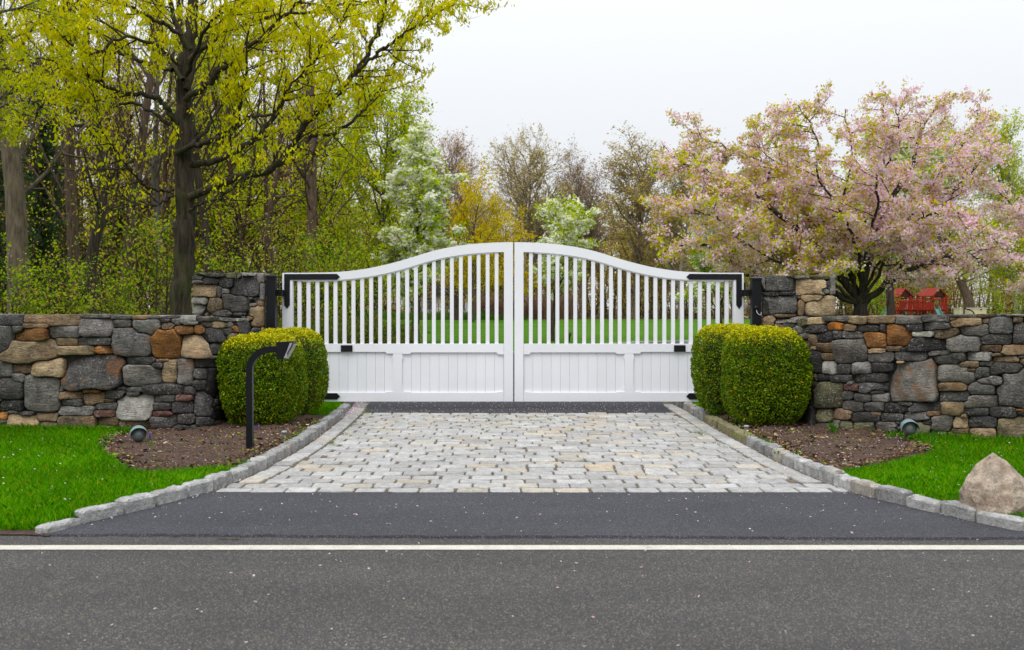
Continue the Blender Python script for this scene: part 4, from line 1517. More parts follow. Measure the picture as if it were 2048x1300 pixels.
# ------------------------------------------------------------------ trees
def frame_dir(t_, ang, az):
    t_ = t_ / np.linalg.norm(t_)
    ref = np.array([0, 0, 1.0]) if abs(t_[2]) < 0.9 else np.array([1.0, 0, 0])
    a = np.cross(t_, ref); a /= np.linalg.norm(a)
    b = np.cross(t_, a)
    return t_ * math.cos(ang) + (a * math.cos(az) + b * math.sin(az)) * math.sin(ang)


def wander(rng, p, d, L, r0, r1, seg, wob, trop):
    n = max(2, int(L / seg))
    pts, d = [p], d / np.linalg.norm(d)
    for _ in range(n):
        d = d + rng.normal(0, wob, 3) + np.array([0, 0, trop])
        d /= np.linalg.norm(d)
        pts.append(pts[-1] + d * (L / n))
    return np.array(pts), np.linspace(r0, r1, n + 1)


def sub_branches(rng, pts, rad, spec, paths, twigs, lvl=0):
    """spec: list of per-level dicts n (per metre), L, ang, wob, trop, start, rr, sides"""
    if lvl >= len(spec):
        twigs.append(pts)
        return
    s_ = spec[lvl]
    seglen = np.linalg.norm(np.diff(pts, axis=0), axis=1)
    tot = seglen.sum()
    cum = np.concatenate([[0], np.cumsum(seglen)])
    n = max(1, int(round(s_['n'] * tot * rng.uniform(0.8, 1.2))))
    for k in range(n):
        t = s_.get('start', 0.25) + (1 - s_.get('start', 0.25)) * (k + rng.uniform(0, 1)) / n
        q = min(t, 0.999) * tot
        p = np.array([np.interp(q, cum, pts[:, c]) for c in range(3)])
        i = min(len(pts) - 2, int(np.searchsorted(cum, q) - 1) if q > 0 else 0)
        d = pts[i + 1] - pts[i]
        r_ = float(np.interp(q, cum, rad))
        nd_ = frame_dir(d, s_['ang'] * rng.uniform(0.7, 1.3), rng.uniform(0, 2 * math.pi))
        nd_[2] = nd_[2] * s_.get('vz', 1.0) + s_.get('up', 0.0)
        L = s_['L'] * rng.uniform(0.6, 1.25) * (1.15 - 0.55 * t)
        rr = min(r_ * 0.75, s_['r'] * rng.uniform(0.8, 1.2))
        pp, ra = wander(rng, p, nd_, L, rr, rr * 0.4, s_.get('seg', 0.3), s_['wob'], s_['trop'])
        paths.append((pp, ra, s_['sides']))
        sub_branches(rng, pp, ra, spec, paths, twigs, lvl + 1)
    if lvl == len(spec) - 1 or s_.get('tip', True):
        twigs.append(pts[len(pts) // 2:])


def twig_points(rng, twigs, per_m, spread, cluster=1, tip_bias=False):
    C = []
    for t in twigs:
        L = np.linalg.norm(np.diff(t, axis=0), axis=1)
        cum = np.concatenate([[0], np.cumsum(L)])
        n = rng.poisson(per_m * cum[-1])
        if n == 0:
            continue
        u = rng.uniform(0, 1, n)
        if tip_bias:
            u = u ** 0.5
        q = u * cum[-1]
        p = np.stack([np.interp(q, cum, t[:, c]) for c in range(3)], 1)
        if cluster > 1:
            p = np.repeat(p, cluster, axis=0)
        C.append(p)
    C = np.concatenate(C)
    return C + rng.normal(0, spread, C.shape)


def tree_meshes(rng, H, r0, spec, leaf, trunk_pts=None, trunk_sides=10, top_frac=1.0):
    """returns trunk mesh, limb mesh, list of (crown mesh, material)"""
    if trunk_pts is None:
        trunk_pts, rad = wander(rng, np.zeros(3) + [0, 0, -0.3], np.array([0, 0, 1.0]), H * top_frac, r0, r0 * 0.12, 0.8, 0.035, 0.02)
    else:
        trunk_pts = bezier_poly(trunk_pts, 6)
        rad = np.linspace(r0, r0 * 0.15, len(trunk_pts))
    rad = rad.copy()
    rad[0] *= 1.35
    if len(rad) > 3:
        rad[1] *= 1.1
    paths, twigs = [], []
    sub_branches(rng, trunk_pts, rad, spec, paths, twigs)
    tm = tube_mesh('trunk', [(trunk_pts, rad, trunk_sides)])
    lm = tube_mesh('limbs', paths)
    crowns = []
    for lf in leaf:
        C = twig_points(rng, twigs, lf['per_m'], lf['spread'], lf.get('cluster', 1), lf.get('tip', False))
        if 'max' in lf and len(C) > lf['max']:
            C = C[rng.choice(len(C), lf['max'], replace=False)]
        K = pick_colors(rng, len(C), lf['pal'], lf['w'], lf.get('var', 0.2))
        V, Q_, K_ = leaf_arrays(rng, C, lf['size'], lf.get('aspect', 0.6), lf.get('hang', 0), lf.get('flat', 0), K)
        crowns.append((arr_mesh(lf['name'], V, Q_, K_), lf.get('mat', 'leaf')))
    return tm, lm, crowns


def put_tree(kit, name, label, cat, loc, rz, scale, bark, group=None):
    tm, lm, crowns = kit
    t = thing(name, label, cat, loc, rz, group)
    t.scale = scale if isinstance(scale, tuple) else (scale, scale, scale)
    tr_ = link('trunk', tm, None, t)
    li = link('limbs', lm, None, t)
    if name == 'conifer':
        li['kind'] = 'stuff'
    for o in (tr_, li):
        if not o.data.materials:
            o.data.materials.append(M[bark])
        o.material_slots[0].link = 'OBJECT'
        o.material_slots[0].material = M[bark]
    for cm, mt in crowns:
        link(cm.name.split('.')[0], cm, M[mt], t)
    return t


# ---- the big maple left of the gate, limbs laid out from the photograph
rng = np.random.default_rng(11)
MD = 19.0
mo = np.array([(364 - CX) * MD / F, MD, 0.0])


def limb(pxs, dep, r0, r1, per=5):
    """pixel way-points; dep: depth offsets at start and end"""
    n = len(pxs)
    pts = []
    for i, (a, b) in enumerate(pxs):
        dd = dep[0] + (dep[1] - dep[0]) * (i / (n - 1)) ** 1.2
        pts.append(P(a, b, MD + dd) - mo)
    pts = bezier_poly(pts, per)
    pts[1:] += rng.normal(0, 0.02, pts[1:].shape)
    return pts, np.linspace(r0, r1, len(pts))


trunk, tr_r = limb([(358, 770), (362, 640), (367, 540), (371, 430), (367, 330), (365, 240), (372, 130), (384, 30), (392, -90), (396, -260)], (0, 0.6), 0.36, 0.09, 6)
tr_r = np.interp(np.linspace(0, 1, len(trunk)), [0, .12, .25, .34, .5, .7, 1], [0.26, 0.205, 0.195, 0.188, 0.165, 0.13, 0.05])
limbs = [
    ([(378, 395), (430, 372), (480, 352), (530, 346), (564, 318), (590, 285), (607, 250), (645, 214), (673, 190), (704, 152), (719, 132), (752, 64), (770, 10), (790, -60)], (0, -1.5), 0.105, 0.03),
    ([(704, 152), (735, 122), (767, 98), (795, 78), (830, 52), (880, 15), (930, -15)], (-1.2, -1.8), 0.05, 0.012),
    ([(560, 322), (600, 292), (633, 271), (666, 269), (704, 241), (735, 212), (755, 185), (772, 155), (803, 96), (830, 40)], (-0.8, 0.5), 0.055, 0.012),
    ([(352, 306), (390, 290), (430, 278), (470, 256), (480, 222), (484, 180), (490, 132), (500, 60)], (0, -1.6), 0.075, 0.02),
    ([(470, 256), (505, 235), (545, 228), (565, 195), (600, 150), (660, 80), (700, 10)], (-0.8, -2.2), 0.045, 0.012),
    ([(376, 330), (430, 322), (500, 285), (545, 238), (590, 170), (640, 110), (690, 40), (720, -30)], (0.2, 1.8), 0.09, 0.02),
    ([(372, 200), (430, 150), (480, 110), (540, 60), (600, 0), (640, -60)], (0, -1.0), 0.085, 0.02),
    ([(372, 180), (395, 110), (430, 60), (500, -10), (560, -70)], (0.2, 1.5), 0.08, 0.02),
    ([(380, 100), (350, 40), (340, -10), (330, -80)], (0.3, 0.3), 0.085, 0.03),
    ([(352, 240), (335, 218), (315, 197), (280, 190), (254, 187), (216, 174), (183, 157), (157, 142), (115, 128), (60, 110), (20, 98)], (0, -1.2), 0.075, 0.012),
    ([(345, 250), (300, 222), (260, 205), (228, 214), (183, 190), (130, 178), (80, 150)], (0, 0.8), 0.05, 0.01),
    ([(362, 70), (330, 50), (305, 37), (270, 17), (241, 0), (200, -30)], (0.1, -1.2), 0.06, 0.02),
    ([(345, 140), (300, 130), (250, 105), (200, 70), (170, 40), (100, 5), (40, -10)], (0.1, 1.2), 0.06, 0.012),
    ([(345, 388), (335, 398), (312, 411), (275, 412), (230, 414), (190, 425)], (0, -1.0), 0.042, 0.01),
    ([(348, 380), (322, 381), (296, 376), (275, 358), (254, 329), (235, 308), (205, 262), (190, 210), (170, 150)], (0, -1.4), 0.04, 0.01),
    ([(378, 420), (410, 405), (440, 396), (470, 370), (500, 350), (540, 300)], (0, -1.5), 0.035, 0.008),
    ([(376, 300), (420, 250), (450, 190), (470, 130), (520, 90), (590, 60)], (0, 2.4), 0.06, 0.012),
    ([(366, 160), (320, 100), (300, 40), (290, -40)], (0, 2.2), 0.06, 0.015),
    ([(378, 120), (460, 60), (560, 30), (640, 20), (740, -10), (830, -30)], (0, 0.2), 0.06, 0.012),
    ([(372, 150), (400, 80), (440, 20), (480, -60)], (0, -2.6), 0.06, 0.012),
    ([(360, 130), (310, 90), (240, 75), (180, 110), (110, 60), (50, 40)], (0, -2.2), 0.05, 0.01),
]
maple_t = thing('maple_tree', 'big maple with dark trunk and drooping yellow-green flowers behind the left wall', 'tree', tuple(mo))
link('trunk', tube_mesh('trunk', [(trunk, tr_r, 16)]), M['bark_oak'], maple_t)
mspec = [dict(n=4.2, L=1.15, ang=0.85, wob=0.13, trop=0.05, start=0.22, r=0.016, sides=4, seg=0.22, up=0.10),
         dict(n=4.6, L=0.42, ang=0.75, wob=0.16, trop=0.02, start=0.15, r=0.006, sides=3, seg=0.14, up=0.05)]
paths, twigs = [], []
for (px_, dep, a_, b_) in limbs:
    pp, ra = limb(px_, dep, a_ * 0.78, b_ * 0.8)
    link('limb', tube_mesh('limb', [(pp, ra, 8)]), M['bark_oak'], maple_t)
    sub_branches(rng, pp, ra, mspec, paths, twigs)
link('branches', tube_mesh('branches', paths), M['bark_oak'], maple_t)
C = twig_points(rng, twigs, 9.5, 0.05, 8)
pal_m = [(0.66, 0.60, 0.001), (0.56, 0.55, 0.001), (0.74, 0.64, 0.002), (0.43, 0.50, 0.002)]
# the low and inner shoots carry far fewer flowers than the outer crown
zc = C[:, 2] + mo[2]
keep = rng.uniform(0, 1, len(C)) < np.clip((zc - 3.0) / 3.0, 0.08, 1.0)
C = C[keep]
if len(C) > 95000:
    C = C[rng.choice(len(C), 95000, replace=False)]
K = pick_colors(rng, len(C), pal_m, [4, 3, 2, 2], 0.2)
V, Q_, K_ = leaf_arrays(rng, C, 0.082, 0.40, 0.8, 0, K)
link('crown', arr_mesh('crown', V, Q_, K_), M['leaf'], maple_t)

# ---- a branch tip of a nearer maple reaching in from the left edge (its trunk stands outside the picture)
rng = np.random.default_rng(12)
nd2 = 15.5
no = np.array([(-330 - CX) * nd2 / F, nd2, 0.05])
near_t = thing('maple_tree', 'bright yellow-green maple boughs reaching in at the top left edge', 'tree', tuple(no))
tp_ = [np.array([0, 0, -0.2]), np.array([0.05, 0, 2.0]), np.array([-0.05, 0.1, 4.2]), np.array([0.1, 0, 7.5])]
tpp = bezier_poly(tp_, 6)
link('trunk', tube_mesh('trunk', [(tpp, np.linspace(0.25, 0.07, len(tpp)), 12)]), M['bark_grey'], near_t)
paths, twigs = [], []
for q in ([(-330, 260), (-200, 190), (-80, 150), (0, 140), (60, 110)], [(-330, 300), (-180, 270), (-60, 240), (10, 190), (60, 170)], [(-330, 200), (-200, 90), (-60, 40), (20, 20), (80, 10)],
          [(-330, 330), (-200, 310), (-80, 290), (0, 215), (40, 205)], [(-330, 150), (-180, 20), (-60, -60), (60, -80)]):
    pp = bezier_poly([P(a, b, nd2 + rng.normal(0, .25) * (i > 0)) - no for i, (a, b) in enumerate(q)], 5)
    ra = np.linspace(0.05, 0.01, len(pp))
    link('limb', tube_mesh('limb', [(pp, ra, 7)]), M['bark_grey'], near_t)
    sub_branches(rng, pp, ra, mspec, paths, twigs)
link('branches', tube_mesh('branches', paths), M['bark_grey'], near_t)
C = twig_points(rng, twigs, 20, 0.06, 5)
C = C[rng.choice(len(C), min(len(C), 19000), replace=False)]
K = pick_colors(rng, len(C), [(0.50, 0.50, 0.003), (0.36, 0.45, 0.003), (0.58, 0.52, 0.005)], [3, 3, 2], 0.2)
V, Q_, K_ = leaf_arrays(rng, C, 0.058, 0.45, 0.6, 0, K)
link('crown', arr_mesh('crown', V, Q_, K_), M['leaf'], near_t)

# ---- cherries
rng = np.random.default_rng(13)
CD = 22.0
co = np.array([(1721 - CX) * CD / F, CD, 0.0])


def climb(pxs, dep, r0, r1):
    n = len(pxs)
    pts = [P(a, b, CD + dep * (i / (n - 1)) ** 1.1) - co for i, (a, b) in enumerate(pxs)]
    pts = bezier_poly(pts, 5)
    pts[1:] += rng.normal(0, 0.025, pts[1:].shape)
    return pts, np.linspace(r0, r1, len(pts))


fork = (1721, 612)
cl_ = [
    ([fork, (1690, 565), (1640, 500), (1560, 430), (1480, 370), (1400, 335), (1340, 330)], -0.8, .10, .012),
    ([fork, (1640, 575), (1560, 572), (1500, 556), (1444, 508), (1390, 485), (1330, 500)], -1.6, .075, .012),
    ([fork, (1700, 540), (1662, 455), (1688, 380), (1703, 310), (1690, 220)], 0.3, .09, .012),
    ([fork, (1732, 540), (1760, 450), (1802, 367), (1832, 319), (1845, 255), (1880, 205)], -0.6, .10, .012),
    ([fork, (1773, 570), (1817, 540), (1862, 526), (1920, 505), (1975, 530)], -1.3, .08, .012),
    ([(1773, 570), (1830, 490), (1890, 410), (1940, 340), (1990, 290)], -0.4, .06, .010),
    ([(1700, 540), (1610, 420), (1560, 320), (1555, 240)], 0.9, .06, .010),
    ([fork, (1680, 500), (1620, 400), (1540, 330), (1440, 290), (1380, 265)], 1.6, .08, .010),
    ([fork, (1760, 520), (1830, 420), (1900, 330), (1950, 250), (1960, 210)], 1.5, .08, .010),
    ([fork, (1720, 500), (1735, 400), (1760, 300), (1770, 200)], 2.2, .08, .010),
    ([fork, (1700, 545), (1640, 520), (1560, 500), (1470, 450), (1390, 420), (1330, 400)], 0.4, .06, .010),
    ([fork, (1720, 520), (1690, 440), (1640, 360), (1630, 270), (1600, 210)], -2.2, .07, .010),
    ([fork, (1760, 540), (1800, 470), (1860, 430), (1930, 430), (1985, 470)], -2.2, .06, .010),
    ([fork, (1650, 560), (1590, 540), (1510, 500), (1440, 440), (1400, 395)], -2.6, .06, .010),
    ([fork, (1730, 520), (1750, 430), (1760, 350), (1800, 280), (1790, 205)], -2.4, .06, .010),
    ([fork, (1700, 560), (1640, 545), (1580, 470), (1500, 420), (1430, 380)], 2.6, .06, .010),
]
ctrunk = bezier_poly([P(1716, 760, CD) - co, P(1719, 690, CD) - co, P(1721, 650, CD) - co, P(1721, 606, CD) - co], 5)
cparts = [('trunk', tube_mesh('trunk', [(ctrunk, np.interp(np.linspace(0, 1, len(ctrunk)), [0, .4, .8, 1], [.26, .19, .17, .13]), 14)]), 'bark_cherry')]
paths, twigs = [], []
cspec = [dict(n=5.0, L=1.15, ang=0.95, wob=0.10, trop=-0.015, start=0.18, r=0.014, sides=4, seg=0.2, vz=0.38, up=0.08),
         dict(n=6.0, L=0.45, ang=0.7, wob=0.12, trop=-0.03, start=0.1, r=0.0055, sides=3, seg=0.13, vz=0.45, up=0.03)]
for (q, dep, a_, b_) in cl_:
    pp, ra = climb(q, dep, a_ if len(cparts) in (1, 2, 4, 5) else min(a_, 0.04), b_)
    cparts.append(('limb', tube_mesh('limb', [(pp, ra, 8)]), 'bark_cherry'))
    sub_branches(rng, pp, ra, cspec, paths, twigs)
cparts.append(('branches', tube_mesh('branches', paths), 'bark_cherry'))
C = twig_points(rng, twigs, 20.0, 0.05, 7)
hgt = C[:, 2]
C = C[rng.uniform(0, 1, len(C)) < np.where(hgt > 1.5, 1, 0.2)]
C = C[rng.choice(len(C), min(len(C), 105000), replace=False)]
K = pick_colors(rng, len(C), [(0.90, 0.60, 0.68), (0.93, 0.70, 0.76), (0.86, 0.50, 0.60), (0.93, 0.82, 0.83)], [4, 4, 2, 1.5], 0.12)
V, Q_, K_ = leaf_arrays(rng, C, 0.05, 0.85, 0, 0, K)
cparts.append(('blossom', arr_mesh('blossom', V, Q_, K_), 'blossom'))
C = twig_points(rng, twigs, 9.0, 0.06, 7, True)
C = C[C[:, 2] > 1.6]
C = C[rng.uniform(0, 1, len(C)) < np.where(C[:, 0] < -0.4, 1.0, 0.42)]
C = C[rng.choice(len(C), min(len(C), 62000), replace=False)]
K = pick_colors(rng, len(C), [(0.54, 0.56, 0.002), (0.60, 0.54, 0.003), (0.62, 0.30, 0.015), (0.38, 0.48, 0.002)], [4, 3, 1.3, 2], 0.2)
V, Q_, K_ = leaf_arrays(rng, C, 0.075, 0.5, 0.25, 0, K)
cparts.append(('leaves', arr_mesh('leaves', V, Q_, K_), 'leaf'))


def put_parts(parts, name, label, cat, loc, rz, scale, group=None):
    t = thing(name, label, cat, loc, rz, group)
    t.scale = scale
    for (nm, me, mt) in parts:
        link(nm, me, M[mt], t)
    return t


put_parts(cparts, 'cherry_tree', 'large spreading pink cherry tree behind the right stone pillar', 'tree', tuple(co), 0, (1, 1, 1))
put_parts(cparts, 'cherry_tree', 'smaller pink cherry hanging in at the right edge beyond the wall', 'tree', ((2235 - CX) * 24 / F, 24.0, 0), math.radians(150), (0.88, 0.88, 0.80))

# ---- kits for the other trees
def spec_tree(n0, L0, ang0, up0, n1, L1, n2, L2, r0=0.05, start=0.3, trop=0.04, rt=0.011):
    return [dict(n=n0, L=L0, ang=ang0, wob=0.10, trop=trop, start=start, r=r0, sides=5, seg=0.5, up=up0),
            dict(n=n1, L=L1, ang=0.7, wob=0.12, trop=trop, start=0.2, r=r0 * 0.42, sides=4, seg=0.35),
            dict(n=n2, L=L2, ang=0.6, wob=0.13, trop=trop * 0.5, start=0.1, r=rt, sides=3, seg=0.3)]


YG = [(0.45, 0.46, 0.003), (0.54, 0.49, 0.004), (0.33, 0.38, 0.003)]
GR = [(0.17, 0.30, 0.002), (0.30, 0.42, 0.003), (0.40, 0.46, 0.004), (0.10, 0.19, 0.002)]
BR = [(0.34, 0.22, 0.085), (0.42, 0.28, 0.11), (0.27, 0.19, 0.06)]
KH = [(0.56, 0.47, 0.16), (0.44, 0.36, 0.11), (0.50, 0.36, 0.13)]
PK = [(0.44, 0.26, 0.20), (0.38, 0.23, 0.17), (0.30, 0.19, 0.13)]
RU = [(0.56, 0.28, 0.12), (0.48, 0.27, 0.11), (0.40, 0.25, 0.10)]
OL = [(0.44, 0.35, 0.04), (0.35, 0.28, 0.04), (0.52, 0.38, 0.08)]
GO = [(0.68, 0.52, 0.004), (0.60, 0.50, 0.004), (0.66, 0.40, 0.004), (0.44, 0.42, 0.004)]
WH = [(0.92, 0.90, 0.76), (0.86, 0.86, 0.60), (0.93, 0.92, 0.84)]

kits = {}
rng = np.random.default_rng(31)
kits['trunk'] = tree_meshes(rng, 19, 0.27, spec_tree(1.6, 3.2, 1.05, 0.15, 1.4, 1.3, 2.2, 0.7, 0.06, 0.2), [dict(name='crown', per_m=7, spread=0.12, size=0.10, pal=[(0.50, 0.53, 0.003), (0.60, 0.55, 0.004)] + YG, w=[3, 2, 2, 2, 2], max=12000, hang=0.3)])
kits['crook'] = tree_meshes(rng, 17, 0.26, spec_tree(1.5, 3.0, 1.0, 0.1, 1.4, 1.3, 2.2, 0.7, 0.06, 0.25), [dict(name='crown', per_m=6, spread=0.12, size=0.10, pal=[(0.46, 0.46, 0.003), (0.52, 0.44, 0.02)] + YG, w=[2, 2, 2, 2, 1], max=10000, hang=0.3)],
                            trunk_pts=[np.array(q) for q in ((0, 0, -.3), (0.05, 0, 1.5), (-0.02, 0, 2.8), (0.32, 0.1, 4.2), (0.1, 0.2, 6.0), (-0.25, 0.1, 8.0), (-0.2, 0, 11), (0.1, 0, 15))])
kits['vase'] = tree_meshes(rng, 17.5, 0.26, spec_tree(3.0, 6.6, 0.78, 0.16, 1.9, 2.4, 4.6, 1.3, 0.085, 0.22, 0.045, 0.011), [dict(name='crown', per_m=4, spread=0.10, size=0.15, pal=KH, w=[3, 2, 2], max=14000)], top_frac=0.72)
kits['pink'] = tree_meshes(rng, 15, 0.22, spec_tree(3.4, 5.2, 0.74, 0.2, 2.2, 2.0, 5.0, 1.15, 0.075, 0.22, 0.045, 0.011), [dict(name='crown', per_m=4, spread=0.10, size=0.12, pal=PK + BR, w=[3, 2, 2, 1, 1, 1], max=16000)], top_frac=0.74)
kits['olive'] = tree_meshes(rng, 18, 0.28, spec_tree(3.0, 5.4, 0.9, 0.12, 2.0, 2.2, 4.6, 1.15, 0.085, 0.15, 0.035, 0.012), [dict(name='crown', per_m=6, spread=0.16, size=0.15, pal=OL + BR, w=[3, 3, 2, 1, 1, 1], max=26000)], top_frac=0.8)
kits['russet'] = tree_meshes(rng, 19, 0.25, spec_tree(3.0, 5.6, 0.74, 0.2, 2.0, 2.2, 4.6, 1.15, 0.08, 0.2, 0.045, 0.011), [dict(name='crown', per_m=5, spread=0.12, size=0.13, pal=RU + BR, w=[3, 2, 2, 1, 1, 1], max=22000)], top_frac=0.74)
kits['green'] = tree_meshes(rng, 13, 0.2, spec_tree(3.0, 4.2, 0.85, 0.15, 2.0, 1.7, 3.2, 0.85, 0.06, 0.12, 0.03, 0.012), [dict(name='crown', per_m=20, spread=0.18, size=0.15, pal=[(0.50, 0.55, 0.003), (0.58, 0.55, 0.004), (0.38, 0.48, 0.003)] + GR, w=[4, 3, 3, .5, 2, 3, .2], max=36000)])
kits['gold'] = tree_meshes(rng, 9, 0.14, spec_tree(3.6, 3.2, 0.85, 0.2, 2.2, 1.4, 3.4, 0.75, 0.045, 0.12, 0.04, 0.012), [dict(name='crown', per_m=20, spread=0.15, size=0.15, pal=GO, w=[3, 3, 2, 2], max=32000)])
kits['pear'] = tree_meshes(rng, 8.6, 0.14, spec_tree(5.6, 2.3, 0.70, 0.32, 3.0, 0.95, 4.6, 0.45, 0.035, 0.20, 0.045, 0.009),
                           [dict(name='blossom', per_m=4, spread=0.075, size=0.11, pal=WH, w=[3, 2, 2], cluster=10, aspect=0.9, mat='blossom', max=22000),
                            dict(name='leaves', per_m=14, spread=0.09, size=0.11, pal=[(0.44, 0.54, 0.002), (0.58, 0.62, 0.003), (0.30, 0.44, 0.002)], w=[3, 2, 3], cluster=3, max=50000)], top_frac=0.93)
kits['pear2'] = tree_meshes(rng, 6.2, 0.11, spec_tree(4.2, 2.1, 0.78, 0.28, 2.8, 0.9, 4.0, 0.42, 0.03, 0.30, 0.05, 0.008),
                            [dict(name='blossom', per_m=4, spread=0.075, size=0.11, pal=WH, w=[3, 2, 2], cluster=10, aspect=0.9, mat='blossom', max=10000),
                             dict(name='leaves', per_m=12, spread=0.09, size=0.11, pal=[(0.44, 0.54, 0.002), (0.58, 0.62, 0.003), (0.30, 0.44, 0.002)], w=[3, 2, 2], cluster=3, max=15000)], top_frac=0.93)
kits['pear3'] = tree_meshes(rng, 8.6, 0.16, spec_tree(5.2, 2.5, 0.75, 0.25, 2.8, 0.9, 4.4, 0.45, 0.035, 0.42, 0.045, 0.009),
                            [dict(name='blossom', per_m=7, spread=0.06, size=0.10, pal=WH, w=[3, 2, 2], cluster=6, aspect=0.9, mat='blossom', max=26000),
                             dict(name='leaves', per_m=14, spread=0.09, size=0.11, pal=[(0.44, 0.54, 0.002), (0.58, 0.62, 0.003), (0.30, 0.44, 0.002)], w=[3, 2, 2], cluster=3, max=26000)], top_frac=0.93)
kits['shrub'] = tree_meshes(rng, 2.6, 0.04, spec_tree(9, 1.5, 0.75, 0.25, 3.5, 0.6, 5, 0.32, 0.014, 0.02, 0.04, 0.006), [dict(name='foliage', per_m=22, spread=0.09, size=0.075, pal=GR + OL, w=[3, 3, 1, 3, 1, 1, 1], max=8500)], trunk_sides=6)
kits['whips'] = tree_meshes(rng, 4.6, 0.05, spec_tree(4.2, 2.2, 0.5, 0.3, 2.0, 0.9, 2.6, 0.5, 0.018, 0.02, 0.04, 0.007), [dict(name='foliage', per_m=11, spread=0.11, size=0.08, pal=YG + GR + BR, w=[2, 1, 2, 2, 2, 1, 1, 1, 1, 1], max=9000)], trunk_sides=6)


def conifer(rng, H):
    tp, rad = wander(rng, np.array([0, 0, -0.2]), np.array([0, 0, 1.0]), H, 0.16, 0.02, 0.8, 0.01, 0.02)
    paths, twigs = [], []
    z = 0.8
    while z < H - 0.3:
        for k in range(6):
            a = rng.uniform(0, 2 * math.pi)
            L = (1 - z / H) * 2.6 * rng.uniform(0.7, 1.1) + 0.2
            p, r = wander(rng, np.array([0, 0, z]), np.array([math.cos(a), math.sin(a), 0.15]), L, 0.03, 0.006, 0.4, 0.05, -0.06)
            paths.append((p, r, 4))
            twigs.append(p)
        z += 0.38
    C = twig_points(rng, twigs, 40, 0.12, 2)
    K = pick_colors(rng, len(C), [(0.03, 0.06, 0.02), (0.045, 0.08, 0.025), (0.06, 0.09, 0.03)], [2, 2, 1], 0.25)
    V, Q__, K_ = leaf_arrays(rng, C, 0.17, 0.3, 0.3, 0, K)
    return tube_mesh('trunk', [(tp, rad, 8)]), tube_mesh('limbs', paths), [(arr_mesh('crown', V, Q__, K_), 'leaf')]


kits['conifer'] = conifer(rng, 11)


def T(kit, name, label, px, d, rz, scale, bark, cat='tree', dz=0.0, group=None):
    x = (px - CX) * d / F
    return put_tree(kits[kit], name, label, cat, (x, d, float(gz(x, d)) + dz), math.radians(rz), scale, bark, group)


# wood on the left
WG = 'trees of the wood left of the gate'
T('trunk', 'forest_tree', 'thick straight tan trunk near the left edge behind the wall', 42, 22.5, 20, (0.98, 0.98, 1.1), 'bark_tan', group=WG)
T('crook', 'forest_tree', 'dark crooked trunk right of the thick tan trunk behind the wall', 186, 25, 0, (0.70, 0.70, 1.0), 'bark_dark', group=WG)
T('trunk', 'forest_tree', 'reddish vine-hung trunk just left of the dark crooked trunk', 152, 29, 140, (0.72, 0.72, 1.05), 'bark_red', group=WG)
T('trunk', 'forest_tree', 'slim brown trunk between the crooked trunk and the big maple', 246, 31, 250, (0.7, 0.7, 1.0), 'bark_red', group=WG)
T('crook', 'forest_tree', 'thin leaning trunk close behind the left side of the big maple', 318, 37, 110, (0.8, 0.8, 1.1), 'bark_grey', group=WG)
T('trunk', 'forest_tree', 'brown trunk above the left stone pillar', 425, 38, 75, (0.75, 0.75, 1.05), 'bark_dark', group=WG)
T('crook', 'forest_tree', 'thin dark trunk left of the tall reddish trunk by the gate', 548, 43, 200, (0.9, 0.9, 1.0), 'bark_red', group=WG)
T('trunk', 'forest_tree', 'tall reddish trunk above the left end of the gate', 618, 40, 320, (0.95, 0.95, 1.1), 'bark_red', group=WG)
T('trunk', 'forest_tree', 'far slim trunk at the left edge of the picture', -20, 33, 95, (0.8, 0.8, 1.0), 'bark_dark', group=WG)
T('crook', 'forest_tree', 'far leaning trunk between the tan trunk and crooked trunk', 105, 41, 300, (0.9, 0.9, 1.15), 'bark_dark', group=WG)
T('green', 'leafy_tree', 'fresh green leafing tree right of the tall reddish trunk', 748, 54, 30, (0.95, 0.95, 0.92), 'bark_grey', group=WG)
T('green', 'leafy_tree', 'yellow-green tree behind the tall reddish trunk', 660, 58, 160, (0.95, 0.95, 1.05), 'bark_dark', group=WG)
T('green', 'leafy_tree', 'yellow-green tree behind the big maple, above the pillar', 480, 50, 260, (0.95, 0.95, 1.1), 'bark_dark', group=WG)
T('olive', 'bare_tree', 'brown twiggy tree deep in the wood behind the crooked trunk', 210, 52, 40, (0.9, 0.9, 0.95), 'bark_dark', group=WG)
T('olive', 'bare_tree', 'brown twiggy tree deep in the wood above the left pillar', 400, 60, 130, (0.9, 0.9, 1.0), 'bark_red', group=WG)
T('olive', 'bare_tree', 'brown twiggy tree deep in the wood at the far left', 40, 55, 220, (0.9, 0.9, 1.0), 'bark_dark', group=WG)
T('russet', 'bare_tree', 'brown twiggy tree deep in the wood left of the white pear', 590, 70, 220, (0.9, 0.9, 0.95), 'bark_red', group=WG)
T('conifer', 'conifer', 'dark evergreen behind the thick tan trunk', 88, 36, 0, (1.0, 1.0, 0.95), 'bark_dark', group='evergreens in the wood')
T('conifer', 'conifer', 'dark evergreen at the left edge of the picture', -30, 30, 90, (0.9, 0.9, 0.8), 'bark_dark', group='evergreens in the wood')
SG = 'understory shrubs in the wood'
